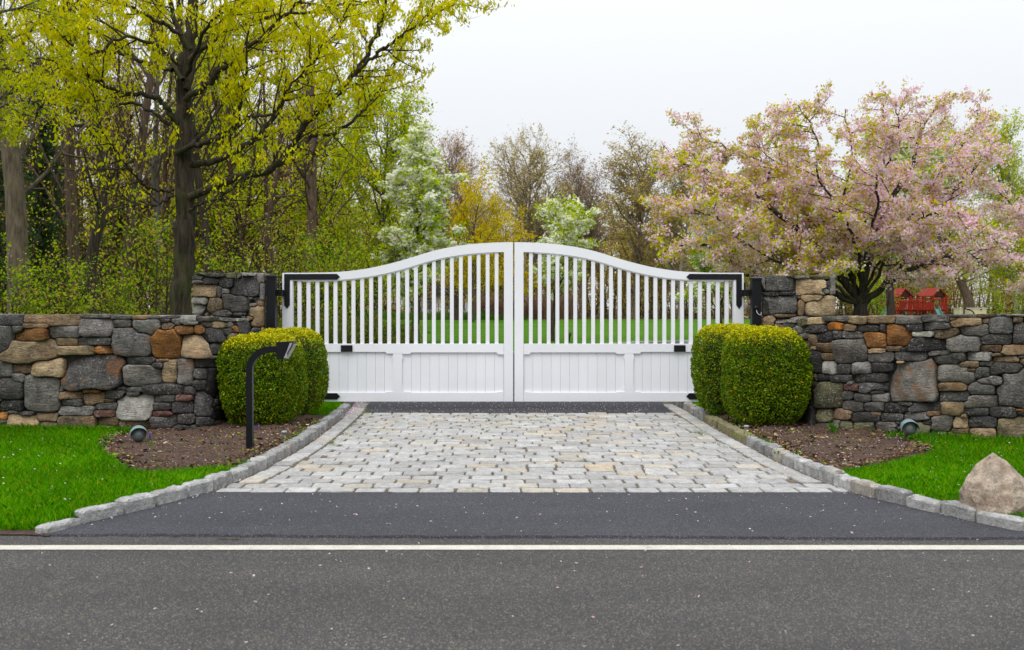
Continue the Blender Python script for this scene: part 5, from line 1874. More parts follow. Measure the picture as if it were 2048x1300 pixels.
for (px, d, s, lab, kit) in (
        (120, 21, 0.85, 'low green shrub between the tan trunk and crooked trunk', 'shrub'),
        (20, 19, 0.8, 'low green shrub at the left edge in front of the tan trunk', 'shrub'),
        (255, 22.5, 0.75, 'low green shrub right of the crooked trunk', 'shrub'),
        (432, 24, 0.95, 'green shrub above the left stone pillar, right of the maple', 'shrub'),
        (275, 27, 1.35, 'taller bright green shrub left of the maple trunk', 'shrub'),
        (330, 25, 0.75, 'green sapling brush behind the maple trunk', 'whips'),
        (215, 28, 0.9, 'thin sapling brush behind the crooked trunk', 'whips'),
        (70, 27, 0.85, 'thin sapling brush behind the tan trunk', 'whips'),
        (480, 27, 0.85, 'thin sapling brush rising behind the left pillar', 'whips'),
        (560, 29, 0.8, 'leafy sapling brush behind the left gate post', 'whips'),
        (640, 31, 1.25, 'broad green shrub behind the left end of the gate', 'shrub'),
        (715, 33, 1.2, 'broad green shrub left of the white pear tree', 'shrub'),
        (745, 40, 0.95, 'thin sapling brush beside the white pear trunk', 'whips'),
        (590, 34, 1.25, 'rounded green shrub behind the left gate strap', 'shrub'),
        (690, 37, 1.0, 'thin sapling brush behind the broad green shrub', 'whips')):
    T(kit, 'shrub' if kit == 'shrub' else 'sapling', lab, px, d, px * 7 % 360, s, 'bark_dark', 'shrub', group=SG)


# spreading evergreen shrubs behind the left gate leaf
def spreading(px, d, label, s, seed):
    rng = np.random.default_rng(seed)
    x = (px - CX) * d / F
    t = thing('juniper', label, 'shrub', (x, d, float(gz(x, d))), 0, 'spreading junipers behind the gate')
    paths, twigs = [], []
    for k in range(70):
        a = rng.uniform(0, 2 * math.pi)
        p, r = wander(rng, rng.normal(0, 0.12, 3) * [1, 1, 0], np.array([math.cos(a), math.sin(a) * 0.8, rng.uniform(0.4, 1.3)]), rng.uniform(0.9, 1.7) * s, 0.015, 0.005, 0.25, 0.10, -0.03)
        paths.append((p, r, 4)); twigs.append(p[len(p) // 2:])
    link('stems', tube_mesh('stems', paths), M['bark_red'], t)
    C = twig_points(rng, twigs, 110, 0.09)
    K = pick_colors(rng, len(C), [(0.10, 0.14, 0.012), (0.16, 0.18, 0.015), (0.06, 0.09, 0.01), (0.17, 0.10, 0.03)], [3, 3, 2, .8], 0.2)
    V, Q__, K_ = leaf_arrays(rng, C, 0.10, 0.4, -0.3, 0, K)
    link('foliage', arr_mesh('foliage', V, Q__, K_), M['leaf'], t)


spreading(585, 27, 'spreading juniper right behind the left gate post', 0.95, 1)
spreading(640, 28, 'spreading juniper behind the left end of the gate, second from the post', 1.0, 2)
spreading(700, 29, 'spreading juniper behind the pickets, midway to the pear trunk', 1.0, 3)
spreading(762, 31, 'spreading juniper at the foot of the white pear tree', 0.9, 4)

# specimen trees on the lawn
PG = 'white blossoming pear trees'
T('pear', 'pear_tree', 'tall white blossoming pear behind the left gate leaf', 830, 38.5, 0, (1.18, 1.18, 0.89), 'bark_dark', group=PG)
T('pear2', 'pear_tree', 'small white blossoming pear behind the right gate leaf', 1102, 40.5, 60, (1.05, 1.05, 0.92), 'bark_dark', group=PG)
T('pear', 'pear_tree', 'white blossoming pear half hidden behind the left of the pink cherry', 1440, 44, 100, (1.1, 1.1, 0.78), 'bark_dark', group=PG)
T('pear3', 'pear_tree', 'white blossoming pear behind the fork of the pink cherry', 1777, 34, 200, (1.15, 1.15, 0.85), 'bark_dark', group=PG)
T('gold', 'golden_tree', 'golden orange leafing tree right of the tall white pear', 945, 72, 0, (1.0, 1.0, 1.05), 'bark_grey', group='golden leafing trees')
T('gold', 'golden_tree', 'low golden leafing tree behind the gate meeting stile', 1010, 80, 130, (0.95, 0.95, 0.85), 'bark_grey', group='golden leafing trees')
T('trunk', 'lawn_tree', 'dark slim trunk on the lawn edge in front of the white house', 914, 80, 0, (1.3, 1.3, 0.7), 'bark_dark')
BG = 'bare trees along the far side of the lawn'
T('russet', 'bare_tree', 'tall russet budding tree behind the white pear top', 895, 98, 0, (1.0, 1.0, 1.08), 'bark_pale', group=BG)
T('vase', 'bare_tree', 'tall vase-shaped tree with khaki buds above the gate centre', 1040, 92, 0, (1.2, 1.2, 1.06), 'bark_pale', group=BG)
T('pink', 'bare_tree', 'pinkish bare twiggy tree right of the small white pear', 1162, 92, 40, (1.0, 1.0, 1.1), 'bark_pale', group=BG)
T('olive', 'bare_tree', 'broad olive-brown budding tree right of the pinkish bare tree', 1266, 92, 0, (1.45, 1.45, 1.0), 'bark_pale', group=BG)
T('olive', 'bare_tree', 'dark olive tree against the left edge of the pink cherry', 1362, 86, 90, (0.85, 0.85, 0.84), 'bark_pale', group=BG)
T('vase', 'bare_tree', 'pale bare tree showing behind the right shoulder of the cherry', 1880, 88, 120, (0.9, 0.9, 1.12), 'bark_pale', group=BG)
T('green', 'leafy_tree', 'yellow-green tree rising at the right edge beyond the cherry', 2035, 78, 200, (1.05, 1.05, 1.12), 'bark_pale')
T('olive', 'bare_tree', 'olive tree hidden behind the middle of the pink cherry', 1520, 95, 180, (0.95, 0.95, 0.85), 'bark_pale', group=BG)
T('green', 'leafy_tree', 'yellow-green tree behind the playset and cherry', 1680, 90, 20, (1.0, 1.0, 0.85), 'bark_dark')
T('trunk', 'lawn_tree', 'grey trunk between the playset and the right edge', 1943, 72, 20, (1.5, 1.5, 0.6), 'bark_red')
T('vase', 'bare_tree', 'slim bare tree between the vase-shaped tree and the russet tree', 985, 108, 210, (0.7, 0.7, 0.86), 'bark_pale', group=BG)
T('pink', 'bare_tree', 'low bare tree with orange buds behind the small white pear', 1120, 104, 250, (0.9, 0.9, 0.78), 'bark_pale', group=BG)
T('shrub', 'shrub', 'bright green rounded shrub at the right edge above the wall', 2056, 40, 30, (0.75, 0.75, 0.95), 'bark_dark', 'shrub')
T('shrub', 'shrub', 'dark bluish evergreen shrub left of the bright green shrub', 1988, 46, 80, (0.55, 0.55, 0.72), 'bark_dark', 'shrub')
T('shrub', 'shrub', 'pale flowering shrub left of the playset under the cherry', 1752, 50, 140, (0.9, 0.9, 0.9), 'bark_dark', 'shrub')

# far wood as one mass, and brush at its foot
rng = np.random.default_rng(41)


def far_mass(name, n_stem, xr, yr, hr, per, size, pal, w, bark, seed, hfun=None):
    rng = np.random.default_rng(seed)
    paths, tw = [], []
    for k in range(n_stem):
        x, y = rng.uniform(*xr), rng.uniform(*yr)
        H = rng.uniform(*hr) * (hfun(x, y) if hfun else 1.0)
        p, r = wander(rng, np.array([x, y, float(gz(x, y)) - 0.2]), np.array([rng.normal(0, .08), rng.normal(0, .08), 1]), H, 0.018 * H * 0.55 + 0.01, 0.012, H / 7, 0.06, 0.03)
        paths.append((p, r, 4))
        for q in range(7):
            i = rng.integers(2, len(p) - 1)
            a = rng.uniform(0, 2 * math.pi)
            pp, rr = wander(rng, p[i], np.array([math.cos(a), math.sin(a), rng.uniform(0.2, 1.2)]), H * rng.uniform(0.12, 0.3), r[i] * 0.5, 0.01, H / 20, 0.12, 0.03)
            paths.append((pp, rr, 3)); tw.append(pp)
        tw.append(p[1:])
    C = twig_points(rng, tw, per, size * 1.6)
    K = pick_colors(rng, len(C), pal, w, 0.25)
    V1, Q1 = tube_arrays(paths)
    V2, Q2, K2 = leaf_arrays(rng, C, size, 0.55, 0.1, 0, K)
    bc = np.tile(np.array(bark + (1,)), (len(V1), 1))
    me_ = arr_mesh(name, np.concatenate([V1, V2]), np.concatenate([Q1, Q2 + len(V1)]), np.concatenate([bc, K2]))
    return tag(link(name, me_, M['leaf']), kind='stuff')


far_mass('far_woods', 620, (-75, 85), (104, 140), (9, 15.5), 14, 0.30, BR + OL + YG, [2, 2, 1, 2, 2, 2, .8, .6, 1], (0.09, 0.07, 0.05), 1,
         lambda x, y: 0.75 + 0.35 * math.sin(x * 0.13) ** 2 + (0.45 if x < -18 else 0))
far_mass('woodland_thicket', 260, (-48, -11), (42, 74), (9, 18), 4.5, 0.14, BR + OL + YG + GR, [4, 4, 3, 2, 2, 2, 2, 1.5, 1.5, .2, .3, .3, .2], (0.13, 0.085, 0.06), 2)
far_mass('far_brush', 620, (-14, 70), (86, 101), (1.6, 5.5), 11, 0.15, BR + OL + YG, [3, 2, 2, 2, 2, 2, 1, .5, 1.5], (0.11, 0.08, 0.06), 3)
far_mass('woodland_undergrowth', 240, (-26, -6), (22, 42), (0.8, 3.6), 8, 0.085, GR + OL + BR, [1, 2, 1.5, 1, 2, 2, 2, 3, 3, 3], (0.12, 0.085, 0.055), 4)
far_mass('dry_reeds', 420, (-3.5, 5.5), (84, 88), (1.6, 2.6), 6, 0.10, [(0.33, 0.20, 0.13), (0.26, 0.17, 0.11)], [1, 1], (0.34, 0.22, 0.15), 5)


# ------------------------------------------------------------------ white house beyond the lawn
hx0, hx1 = (812 - CX) * 94 / F, (1000 - CX) * 94 / F
hz = float(gz(0, 94))
ht = thing('house', 'low white house with dark roof seen through the left gate pickets', 'house', ((hx0 + hx1) / 2, 97, hz))
W = (hx1 - hx0) / 2
link('wall', box_mesh('wall', -W, W, -3, 3, -0.2, 2.25), M['siding'], ht)
link('roof', prism_mesh('roof', [(-W - 0.4, 2.26), (W + 0.4, 2.26), (W - 0.6, 3.5), (-W + 0.6, 3.5)], -3.5, 3.5, 0.02), M['shingle'], ht)
for k in range(6):
    xc = -W + (k + 0.6) * 2 * W / 6.2
    wn_ = link('window', box_mesh('window', xc - 0.5, xc + 0.5, -3.06, -2.95, 0.75, 2.0), M['siding'], ht)
    link('pane', box_mesh('pane', xc - 0.41, xc + 0.41, -3.075, -3.062, 0.83, 1.92), M['pane'], wn_)
# tall unmown grass in front of it
rng = np.random.default_rng(55)
n = 9000
x = rng.uniform(-14, 1.5, n); y = rng.uniform(81, 86, n)
h = rng.uniform(0.35, 0.75, n) * np.clip((1.6 - x) / 4, 0.3, 1)
base = np.stack([x, y, gz(x, y)], 1)
w = rng.uniform(0.02, 0.035, n)
a = rng.uniform(-1, 1, (n, 2)) * 0.15
V = np.stack([base + np.stack([-w, 0 * w, 0 * w], 1), base + np.stack([w, 0 * w, 0 * w], 1), base + np.stack([a[:, 0], a[:, 1], h], 1)], 1).reshape(-1, 3)
K = np.repeat(pick_colors(rng, n, [(0.05, 0.16, 0.01), (0.09, 0.20, 0.015), (0.16, 0.17, 0.05)], [3, 2, 1], 0.2), 3, axis=0)
tag(link('tall_grass', arr_mesh('tall_grass', V, np.arange(3 * n).reshape(n, 3), K), M['grass']), kind='stuff')

# two little spike lights by the small pear
for px, lab in ((1113, 'dark spike light at the foot of the small white pear'), (1139, 'dark spike light on the lawn right of the small white pear')):
    x = (px - CX) * 40 / F
    t = thing('spike_light', lab, 'garden light', (x, 40, float(gz(x, 40))), group='spike lights on the lawn')
    link('spike', tube_mesh('spike', [(np.array([[0, 0, -0.05], [0, 0, 0.2]]), [0.02, 0.025], 8)]), M['black'], t)
    link('lamp_head', tube_mesh('lamp_head', [(np.array([[0, 0, 0.19], [0, 0, 0.2], [0.02, 0, 0.3], [0.03, 0, 0.38], [0.03, 0, 0.381]]), [0.001, 0.045, 0.06, 0.065, 0.001], 10)]), M['rusty'], t)

# ------------------------------------------------------------------ playset
PD = 62.0
ps = PD / F
pz = float(gz(0, PD))
pb = np.array([(1835 - CX) * ps, PD, pz])
pt = thing('playset', 'red wooden playset with two gabled roofs and green slides beyond the wall', 'playset', tuple(pb))


def rx(px, y=0.0): return (px - CX) * (PD + y) / F - pb[0]
def rz_(py, y=0.0): return CH - (py - HY) * (PD + y) / F - pz


def pbox(name, px0, px1, py0, py1, y0, y1, mat='redwood', parent=pt):
    return link(name, box_mesh(name, rx(px0, y0), rx(px1, y0), y0, y1, rz_(py1, y0), rz_(py0, y0), 0.008), M[mat], parent)


def gable(px0, px1, pxr0, pxr1, pye, pyr):
    """roof whose ridge runs to the right and towards the viewer: near slope plus gable end on the right"""
    bm_ = bmesh.new()
    e, r = rz_(pye), rz_(pyr)
    a = [(rx(px0, -.9), -0.9, e), (rx(px1, -.9), -0.9, e), (rx(pxr0, .1), 0.1, r), (rx(pxr1, .1), 0.1, r), (rx(px0 + 28, 1.1), 1.1, e), (rx(px1 + 30, 1.1), 1.1, e)]
    for dz in (0, -0.06):
        pass
    v0 = [bm_.verts.new(p) for p in a]
    v1 = [bm_.verts.new((p[0], p[1], p[2] - 0.07)) for p in a]
    for f in ((0, 1, 3, 2), (2, 3, 5, 4)):
        bm_.faces.new([v0[i] for i in f]); bm_.faces.new([v1[i] for i in f[::-1]])
    for i, j in ((0, 1), (1, 3), (3, 5), (5, 4), (4, 2), (2, 0)):
        bm_.faces.new((v0[i], v0[j], v1[j], v1[i]))
    rf = link('roof', bm_mesh('roof', bm_), M['redroof'], pt)
    bm_ = bmesh.new()  # added panel, its dark colour stands for the shade inside the open gable
    g0 = [(rx(px1, -.78) - 0.05, -0.78, e - 0.03), (rx(pxr1, .1) - 0.08, 0.1, r - 0.09), (rx(px1 + 28, .98) - 0.10, 0.98, e - 0.03)]
    fa_ = [bm_.verts.new(p) for p in g0]
    fb_ = [bm_.verts.new((p[0] - 0.04, p[1] + 0.03, p[2])) for p in g0]
    bm_.faces.new(fa_); bm_.faces.new(fb_[::-1])
    for i in range(3):
        bm_.faces.new((fa_[i], fb_[i], fb_[(i + 1) % 3], fa_[(i + 1) % 3]))
    link('gable_shade', bm_mesh('gable_shade', bm_), M['gable'], rf)
    return rf


gable(1781, 1799, 1793, 1811, 593, 576.5)
gable(1833, 1866, 1846, 1880, 592, 575.5)
# corner posts of the two towers
for px in (1784, 1797, 1822):
    pbox('post', px - 1.5, px + 1.5, 588 if px < 1820 else 592, 662, -0.9, -0.78)
for px in (1836, 1867, 1893):
    pbox('post', px - 1.5, px + 1.5, 590, 662, -0.9 if px < 1890 else -0.2, -0.78 if px < 1890 else -0.08)
for px in (1798, 1822, 1846, 1893):
    pbox('post', px - 1.2, px + 1.2, 592, 662, 0.95, 1.07)
pbox('deck', 1797, 1893, 619, 623, -0.75, 0.9)
pbox('rail', 1786, 1854, 600, 603.5, -0.98, -0.91)
pbox('rail', 1854, 1908, 597.5, 600, -0.98, -0.91)
pbox('rail', 1798, 1868, 596, 598, 0.92, 0.97)
for k in range(23):
    px = 1787 + k * 3.5
    pbox('slat', px, px + 2.7, 603.8, 620.5, -0.95, -0.91)
for k in range(5):
    px = 1879 + k * 3.4
    pbox('slat', px, px + 2.3, 600.2, 620, -0.95, -0.91)
for (x0, x1) in ((1851, 1861), (1882, 1872)):
    link('brace', tube_mesh('brace', [(np.array([[rx(x0, -.8), -0.8, rz_(623)], [rx(x1, -.8), -0.8, rz_(640)]]), [0.05, 0.05], 4)], False), M['redwood'], pt)


def slide(px0, py0, px1, py1, mat, wpx, parent=pt):
    bm_ = bmesh.new()
    n_ = 10
    rows = []
    for k in range(n_ + 1):
        t_ = k / n_
        px = px0 + (px1 - px0) * t_
        py = py0 + (py1 - py0) * (t_ ** 0.75)
        y = -0.95 - 1.4 * t_
        prof_ = [(-wpx, 5), (-wpx + 1, 5), (-wpx + 1.5, 0), (wpx - 1.5, 0), (wpx - 1, 5), (wpx, 5), (wpx, -1.5), (-wpx, -1.5)]
        rows.append([bm_.verts.new((rx(px + a_, y), y, rz_(py - b_, y))) for a_, b_ in prof_])
    for k in range(n_):
        for j in range(8):
            bm_.faces.new((rows[k][j], rows[k][(j + 1) % 8], rows[k + 1][(j + 1) % 8], rows[k + 1][j]))
    bm_.faces.new(rows[0]); bm_.faces.new(rows[-1][::-1])
    link('slide', bm_mesh('slide', bm_), M[mat], parent)


slide(1874, 618, 1893, 650, 'slide', 5.5)
slide(1777, 616, 1752, 650, 'slide2', 5.5)
pbox('slide_rail', 1765, 1774, 610, 616, -0.98, -0.92)
for px in (1806, 1815):
    link('swing_chain', tube_mesh('swing_chain', [(np.array([[rx(px, -1.), -1.0, rz_(602)], [rx(px, -1.), -1.05, rz_(632)]]), [0.010, 0.010], 4)]), M['rusty'], pt)

# cream storage box and pump handle beyond the right wall
bd = 44.0
b0 = np.array([(1940 - CX) * bd / F, bd, float(gz(0, bd))])
ct = thing('storage_box', 'cream storage box with black fittings beyond the right wall', 'box', tuple(b0))
q = bd / F
zt = CH - (615.5 - HY) * q - b0[2]
link('case', box_mesh('case', -26.5 * q, 26.5 * q, -0.3, 0.3, -0.02, zt - 0.04, 0.01), M['cream'], ct)
link('lid', box_mesh('lid', -27.5 * q, 27.5 * q, -0.32, 0.32, zt - 0.038, zt, 0.008), M['cream'], ct)
for px in (-11, 14):
    link('latch', box_mesh('latch', px * q, (px + 3.4) * q, -0.325, -0.305, zt - 0.10, zt - 0.065), M['black'], ct)
hp_ = bezier_poly([(-20 * q, -0.4, 0), (-20 * q, -0.4, zt - 0.08), (-16 * q, -0.42, zt - 0.06), (-9 * q, -0.45, zt - 0.10), (-3 * q, -0.48, zt - 0.22), (1 * q, -0.5, zt - 0.5)], 6)
hd = tag(link('hose_guide', tube_mesh('hose_guide', [(hp_, [0.028] * len(hp_), 8)]), M['black'], None, tuple(b0)), 'dark curved pipe in front of the cream storage box', 'pipe')


# ------------------------------------------------------------------ boxwoods
def boxwood(pxc, pyb, wpx, pytop, depth_r, label, seed, nleaf):
    rng = np.random.default_rng(seed)
    b = G(pxc, pyb, 0.085)
    b[1] += depth_r * 0.75
    d = b[1]
    s = (d - depth_r * 0.5) / F
    hw_, H = wpx / 2 * s, CH - (pytop - HY) * s - 0.085
    b[0] = (pxc - CX) * (d - depth_r * 0.3) / F
    t = thing('boxwood', label, 'shrub', tuple(b), group='clipped boxwoods beside the gate')
    pe = 4.2                 # squarish, clipped form

    def surf(u, v, k=1.0):
        d_ = np.stack([np.cos(v) * np.cos(u), np.cos(v) * np.sin(u), np.sin(v)])
        q_ = (np.abs(d_) ** pe).sum(0) ** (-1 / pe)
        x, y, z = d_[0] * q_ * hw_ * 0.97, d_[1] * q_ * depth_r, (d_[2] * q_ + 1) * H / 2
        # fuller above, tucked in at the foot, with soft clipped waves
        tz = z / H
        nar = 0.90 + 0.12 * sstep(0.0, 0.45, tz) - 0.06 * sstep(0.6, 1.0, tz)
        wob = 1 + 0.03 * np.sin(3 * u + 2.5 * v + seed) + 0.022 * np.sin(7 * u - 5 * v + 2 * seed)
        return np.stack([x * nar * wob * k, y * nar * wob * k, H * 0.5 + (z - H / 2) * k * (1 + 0.012 * np.sin(5 * u + seed))], -1)
    n = nleaf
    # uniform-ish area sampling: directions on the sphere
    gu, gv = np.meshgrid(np.linspace(-math.pi, math.pi, 241), np.linspace(-math.pi / 2, math.pi / 2, 161))
    sg = surf(gu, gv)
    ar = np.linalg.norm(np.cross(sg[1:, :-1] - sg[:-1, :-1], sg[:-1, 1:] - sg[:-1, :-1]), axis=-1)
    pk = rng.choice(ar.size, n, p=(ar / ar.sum()).ravel())
    u = gu[:-1, :-1].ravel()[pk] + rng.uniform(0, 1, n) * 2 * math.pi / 240
    v = gv[:-1, :-1].ravel()[pk] + rng.uniform(0, 1, n) * math.pi / 160
    dirs = surf(u, v) - np.array([0, 0, H / 2])
    dirs /= np.linalg.norm(dirs, axis=1, keepdims=True)
    k = 1 - np.abs(rng.normal(0, 0.055, n)) + rng.uniform(0, 0.015, n)
    # shoots: tufts stand slightly proud, hollows between them
    nt = 620
    td = rand_unit(rng, nt)
    near = np.zeros(n)
    for a in range(0, n, 4000):
        near[a:a + 4000] = (dirs[a:a + 4000] @ td.T).max(1)
    k += np.clip((near - 0.9955) / 0.0045, -1.8, 1) * 0.040
    # thin, twiggy patches near the foot
    Cc = surf(u, v, k[:, None].ravel())
    keep = rng.uniform(0, 1, n) < np.clip(0.04 + Cc[:, 2] / H * 3.6, 0, 1)
    Cc = Cc[keep]
    K = pick_colors(rng, len(Cc), [(0.085, 0.17, 0.001), (0.145, 0.24, 0.001), (0.23, 0.30, 0.002), (0.045, 0.10, 0.001), (0.45, 0.20, 0.01)], [3, 3, 1.5, 2, 0.25], 0.2)
    # yellower new growth at the shoot tips, plus top light put into the colour
    newg_toplight = rng.uniform(0, 1, len(Cc)) < 0.85 * sstep(0.80, 0.99, Cc[:, 2] / H)
    K[newg_toplight, :3] = np.array([0.54, 0.50, 0.001]) * rng.uniform(0.7, 1.15, (newg_toplight.sum(), 1))
    V, Q__, K_ = leaf_arrays(rng, Cc, 0.0215, 0.62, 0, 0, K)
    # solid core blocking light; shade between the leaves put into its near-black colour
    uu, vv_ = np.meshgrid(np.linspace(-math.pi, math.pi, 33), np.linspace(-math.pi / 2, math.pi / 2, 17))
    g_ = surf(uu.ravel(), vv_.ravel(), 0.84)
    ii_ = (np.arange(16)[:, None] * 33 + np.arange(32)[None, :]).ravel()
    link('shade_core', arr_mesh('shade_core', g_, np.stack([ii_, ii_ + 1, ii_ + 34, ii_ + 33], 1), smooth=True), M['core'], t)
    link('foliage', arr_mesh('foliage', V, Q__, K_), M['box_leaf'], t)
    st = []
    for q in range(26):
        a = rng.uniform(0, 2 * math.pi)
        st.append(wander(rng, np.array([math.cos(a) * hw_ * .35, math.sin(a) * depth_r * .35, -0.03]), np.array([math.cos(a) * 0.8, math.sin(a) * 0.8, 1.2]), rng.uniform(0.25, 0.5), 0.007, 0.002, 0.08, 0.12, 0) + (4,))
    link('stems', tube_mesh('stems', st), M['bark_tan'], t)
    return t


boxwood(521, 858, 158, 671, 0.46, 'clipped boxwood behind the black keypad post, front of the left pair', 1, 62000)
boxwood(573, 836, 146, 660, 0.46, 'clipped boxwood against the gate, rear of the left pair', 2, 46000)
boxwood(1534, 857, 160, 657, 0.46, 'clipped boxwood nearest the right wall, front of the right pair', 3, 62000)
boxwood(1462, 834, 138, 652, 0.46, 'clipped boxwood against the gate, rear of the right pair', 4, 46000)
# little sign half hidden between the right pair
sb = G(1455, 842, 0.085)
sb[1] += 0.1
st = thing('garden_sign', 'small white sign edge showing between the two right boxwoods', 'sign', tuple(sb))
link('board', box_mesh('board', -0.012, 0.10, -0.008, 0.008, 0.20, 0.33, 0.002), M['white'], st)
link('stake', box_mesh('stake', 0.03, 0.045, 0.008, 0.016, -0.03, 0.30), M['black'], st)

# ------------------------------------------------------------------ grass
rng = np.random.default_rng(61)


def grass(name, side, n, poly, y0, y1, xw):
    y = y0 + (y1 - y0) * rng.uniform(0, 1, n) ** 1.25
    K_ = KLs if side < 0 else KRs
    xk = kx(K_[:95], y)
    x = xk + side * (0.10 + rng.uniform(0, 1, n) * xw)
    inb = poly_contains(poly, x + rng.normal(0, 0.025, n), y + rng.normal(0, 0.03, n))
    # keep only what the eye can reach: in front of the wall line
    vis = np.abs(x / np.maximum(y, 0.1)) < 0.62
    wall_y = 11.2 if side < 0 else np.interp(x, [2.9, 5.2, 6.5], [11.5, 10.35, 9.8])
    vis &= (y < wall_y + 0.02) | ((x * side > 0) & (np.abs(x) < 3.4) & (y > 11.8))
    k = (~inb) & vis
    x, y = x[k], y[k]
    m = len(x)
    z = lawn_z(x, y, side) - 0.005
    patch = 0.5 + 0.5 * np.sin(x * 2.3 + 1.7 * np.sin(y * 1.9)) * np.sin(y * 2.1 + x)
    h = rng.uniform(0.028, 0.062, m) * (0.75 + 0.5 * patch)
    # rank growth where the mower misses, at the wall foot and bed edge
    near_wall = sstep(0.35, 0.0, np.abs(wall_y[k] - y if np.ndim(wall_y) else wall_y - y))
    h *= 1 + 0.8 * near_wall
    a = rng.uniform(0, 2 * math.pi, m)
    w = rng.uniform(0.0016, 0.0032, m)
    ln = rng.uniform(0.15, 0.9, m) * h
    b = rng.uniform(0, 2 * math.pi, m)
    base = np.stack([x, y, z], 1)
    wv = np.stack([np.cos(a) * w, np.sin(a) * w, 0 * w], 1)
    mid = base + np.stack([np.cos(b) * ln * .3, np.sin(b) * ln * .3, h * .6], 1)
    tip = base + np.stack([np.cos(b) * ln, np.sin(b) * ln, h], 1)
    V = np.stack([base - wv, base + wv, mid + wv * .8, tip, mid - wv * .8], 1).reshape(-1, 3)
    i = np.arange(m)[:, None] * 5
    K = pick_colors(rng, m, [(0.04, 0.20, 0.0003), (0.085, 0.31, 0.0003), (0.17, 0.40, 0.0008), (0.38, 0.37, 0.015)], [4, 4, 3, .6], 0.2)
    K[:, :3] *= (0.82 + 0.36 * patch)[:, None]
    me_ = arr_mesh(name, V, i + np.array([[0, 1, 2, 3, 4]]), np.repeat(K, 5, axis=0))
    return tag(link(name, me_, M['grass']), kind='stuff')


grass('grass_left', -1, 260000, PBL, 6.52, 14.5, 4.6)
grass('grass_right', 1, 260000, PBR, 6.22, 14.5, 4.6)

# weeds in the cobble joints
n = 800
cxy = np.stack([rng.uniform(-0.7, 0.7, 60), rng.uniform(11.6, 13.7, 60)], 1)
ex = np.array([[kx(KLs, y_) + 0.30 + rng.normal(0, .03), y_] for y_ in rng.uniform(10.5, 14.5, 34)] + [[kx(KRs, y_) - 0.30 + rng.normal(0, .03), y_] for y_ in rng.uniform(9.2, 12, 22)])
cxy = np.vstack([cxy, ex])
row = np.round((cxy[:, 1] - Y_COB0) / pitch) * pitch + Y_COB0
cxy[:60, 1] = row[:60]
c = cxy[rng.integers(0, len(cxy), n)]
x = c[:, 0] + rng.normal(0, 0.035, n); y = c[:, 1] + rng.normal(0, 0.012, n)
h = rng.uniform(0.008, 0.02, n)
b = rng.uniform(0, 2 * math.pi, n)
base = np.stack([x, y, 0 * x + 0.008], 1)
w = 0.003
V = np.stack([base + [-w, 0, 0], base + [w, 0, 0], base + np.stack([np.cos(b) * h * .8, np.sin(b) * h * .8, h + 0.012], 1)], 1).reshape(-1, 3)
K = np.repeat(pick_colors(rng, n, [(0.12, 0.22, 0.012), (0.18, 0.26, 0.02)], [1, 1], 0.2), 3, axis=0)
tag(link('joint_weeds', arr_mesh('joint_weeds', V, np.arange(3 * n).reshape(n, 3), K), M['grass']), kind='stuff')


# mulch chips, litter and weeds in the beds
def litter(name, poly, side, n, seed):
    rng = np.random.default_rng(seed)
    x = rng.uniform(poly[:, 0].min(), poly[:, 0].max(), n * 3)
    y = rng.uniform(poly[:, 1].min(), min(poly[:, 1].max(), 12.2), n * 3)
    k = poly_contains(poly, x, y)
    x, y = x[k][:n], y[k][:n]
    m = len(x)
    C = np.stack([x, y, lawn_z(x, y, side) + 0.034 + rng.uniform(-0.01, 0.012, m)], 1)
    K = pick_colors(rng, m, [(0.06, 0.03, 0.017), (0.12, 0.062, 0.034), (0.24, 0.145, 0.08), (0.42, 0.31, 0.19), (0.018, 0.010, 0.007), (0.16, 0.23, 0.008)], [4, 5, 2.4, 1, 2.5, 1.3], 0.25)
    V, Q__, K_ = leaf_arrays(rng, C, rng.choice([0.02, 0.035, 0.06], m, p=[.5, .35, .15]), 0.4, 0, 0.7, K)
    tag(link(name, arr_mesh(name, V, Q__, K_), M['chips']), kind='stuff')


litter('mulch_chips_left', PBL, -1, 8000, 1)
litter('mulch_chips_right', PBR, 1, 8000, 2)


def weed(px, py, label, n, h, lw, pal, seed, spread=0.05, name='bed_plant', cat='plant'):
    rng = np.random.default_rng(seed)
    b = G(px, py, 0.10)
    t = thing(name, label, cat, tuple(b))
    V, Fc, K = [], [], []
    for k in range(n):
        a = rng.uniform(0, 2 * math.pi)
        o_ = rng.normal(0, spread * .5, 2)
        L = h * rng.uniform(0.6, 1.1)
        lean = rng.uniform(0.05, 0.5)
        s = np.array([-math.sin(a), math.cos(a), 0]) * lw
        p0 = np.array([o_[0], o_[1], -0.01])
        p1 = p0 + np.array([math.cos(a) * L * lean * .35, math.sin(a) * L * lean * .35, L * .55])
        p2 = p0 + np.array([math.cos(a) * L * lean, math.sin(a) * L * lean, L])
        i = len(V)
        V += [p0 - s * .5, p0 + s * .5, p1 + s, p2, p1 - s]
        Fc.append((i, i + 1, i + 2, i + 3, i + 4))
        c = np.array(pal[rng.integers(len(pal))]) * rng.uniform(.8, 1.2)
        K += [(*c, 1)] * 5
    me_ = py_mesh('leaves', V, Fc)
    at_ = me_.color_attributes.new('Col', 'FLOAT_COLOR', 'POINT')
    at_.data.foreach_set('color', np.array(K, np.float32).ravel())
    link('leaves', me_, M['leaf'], t)
    return t


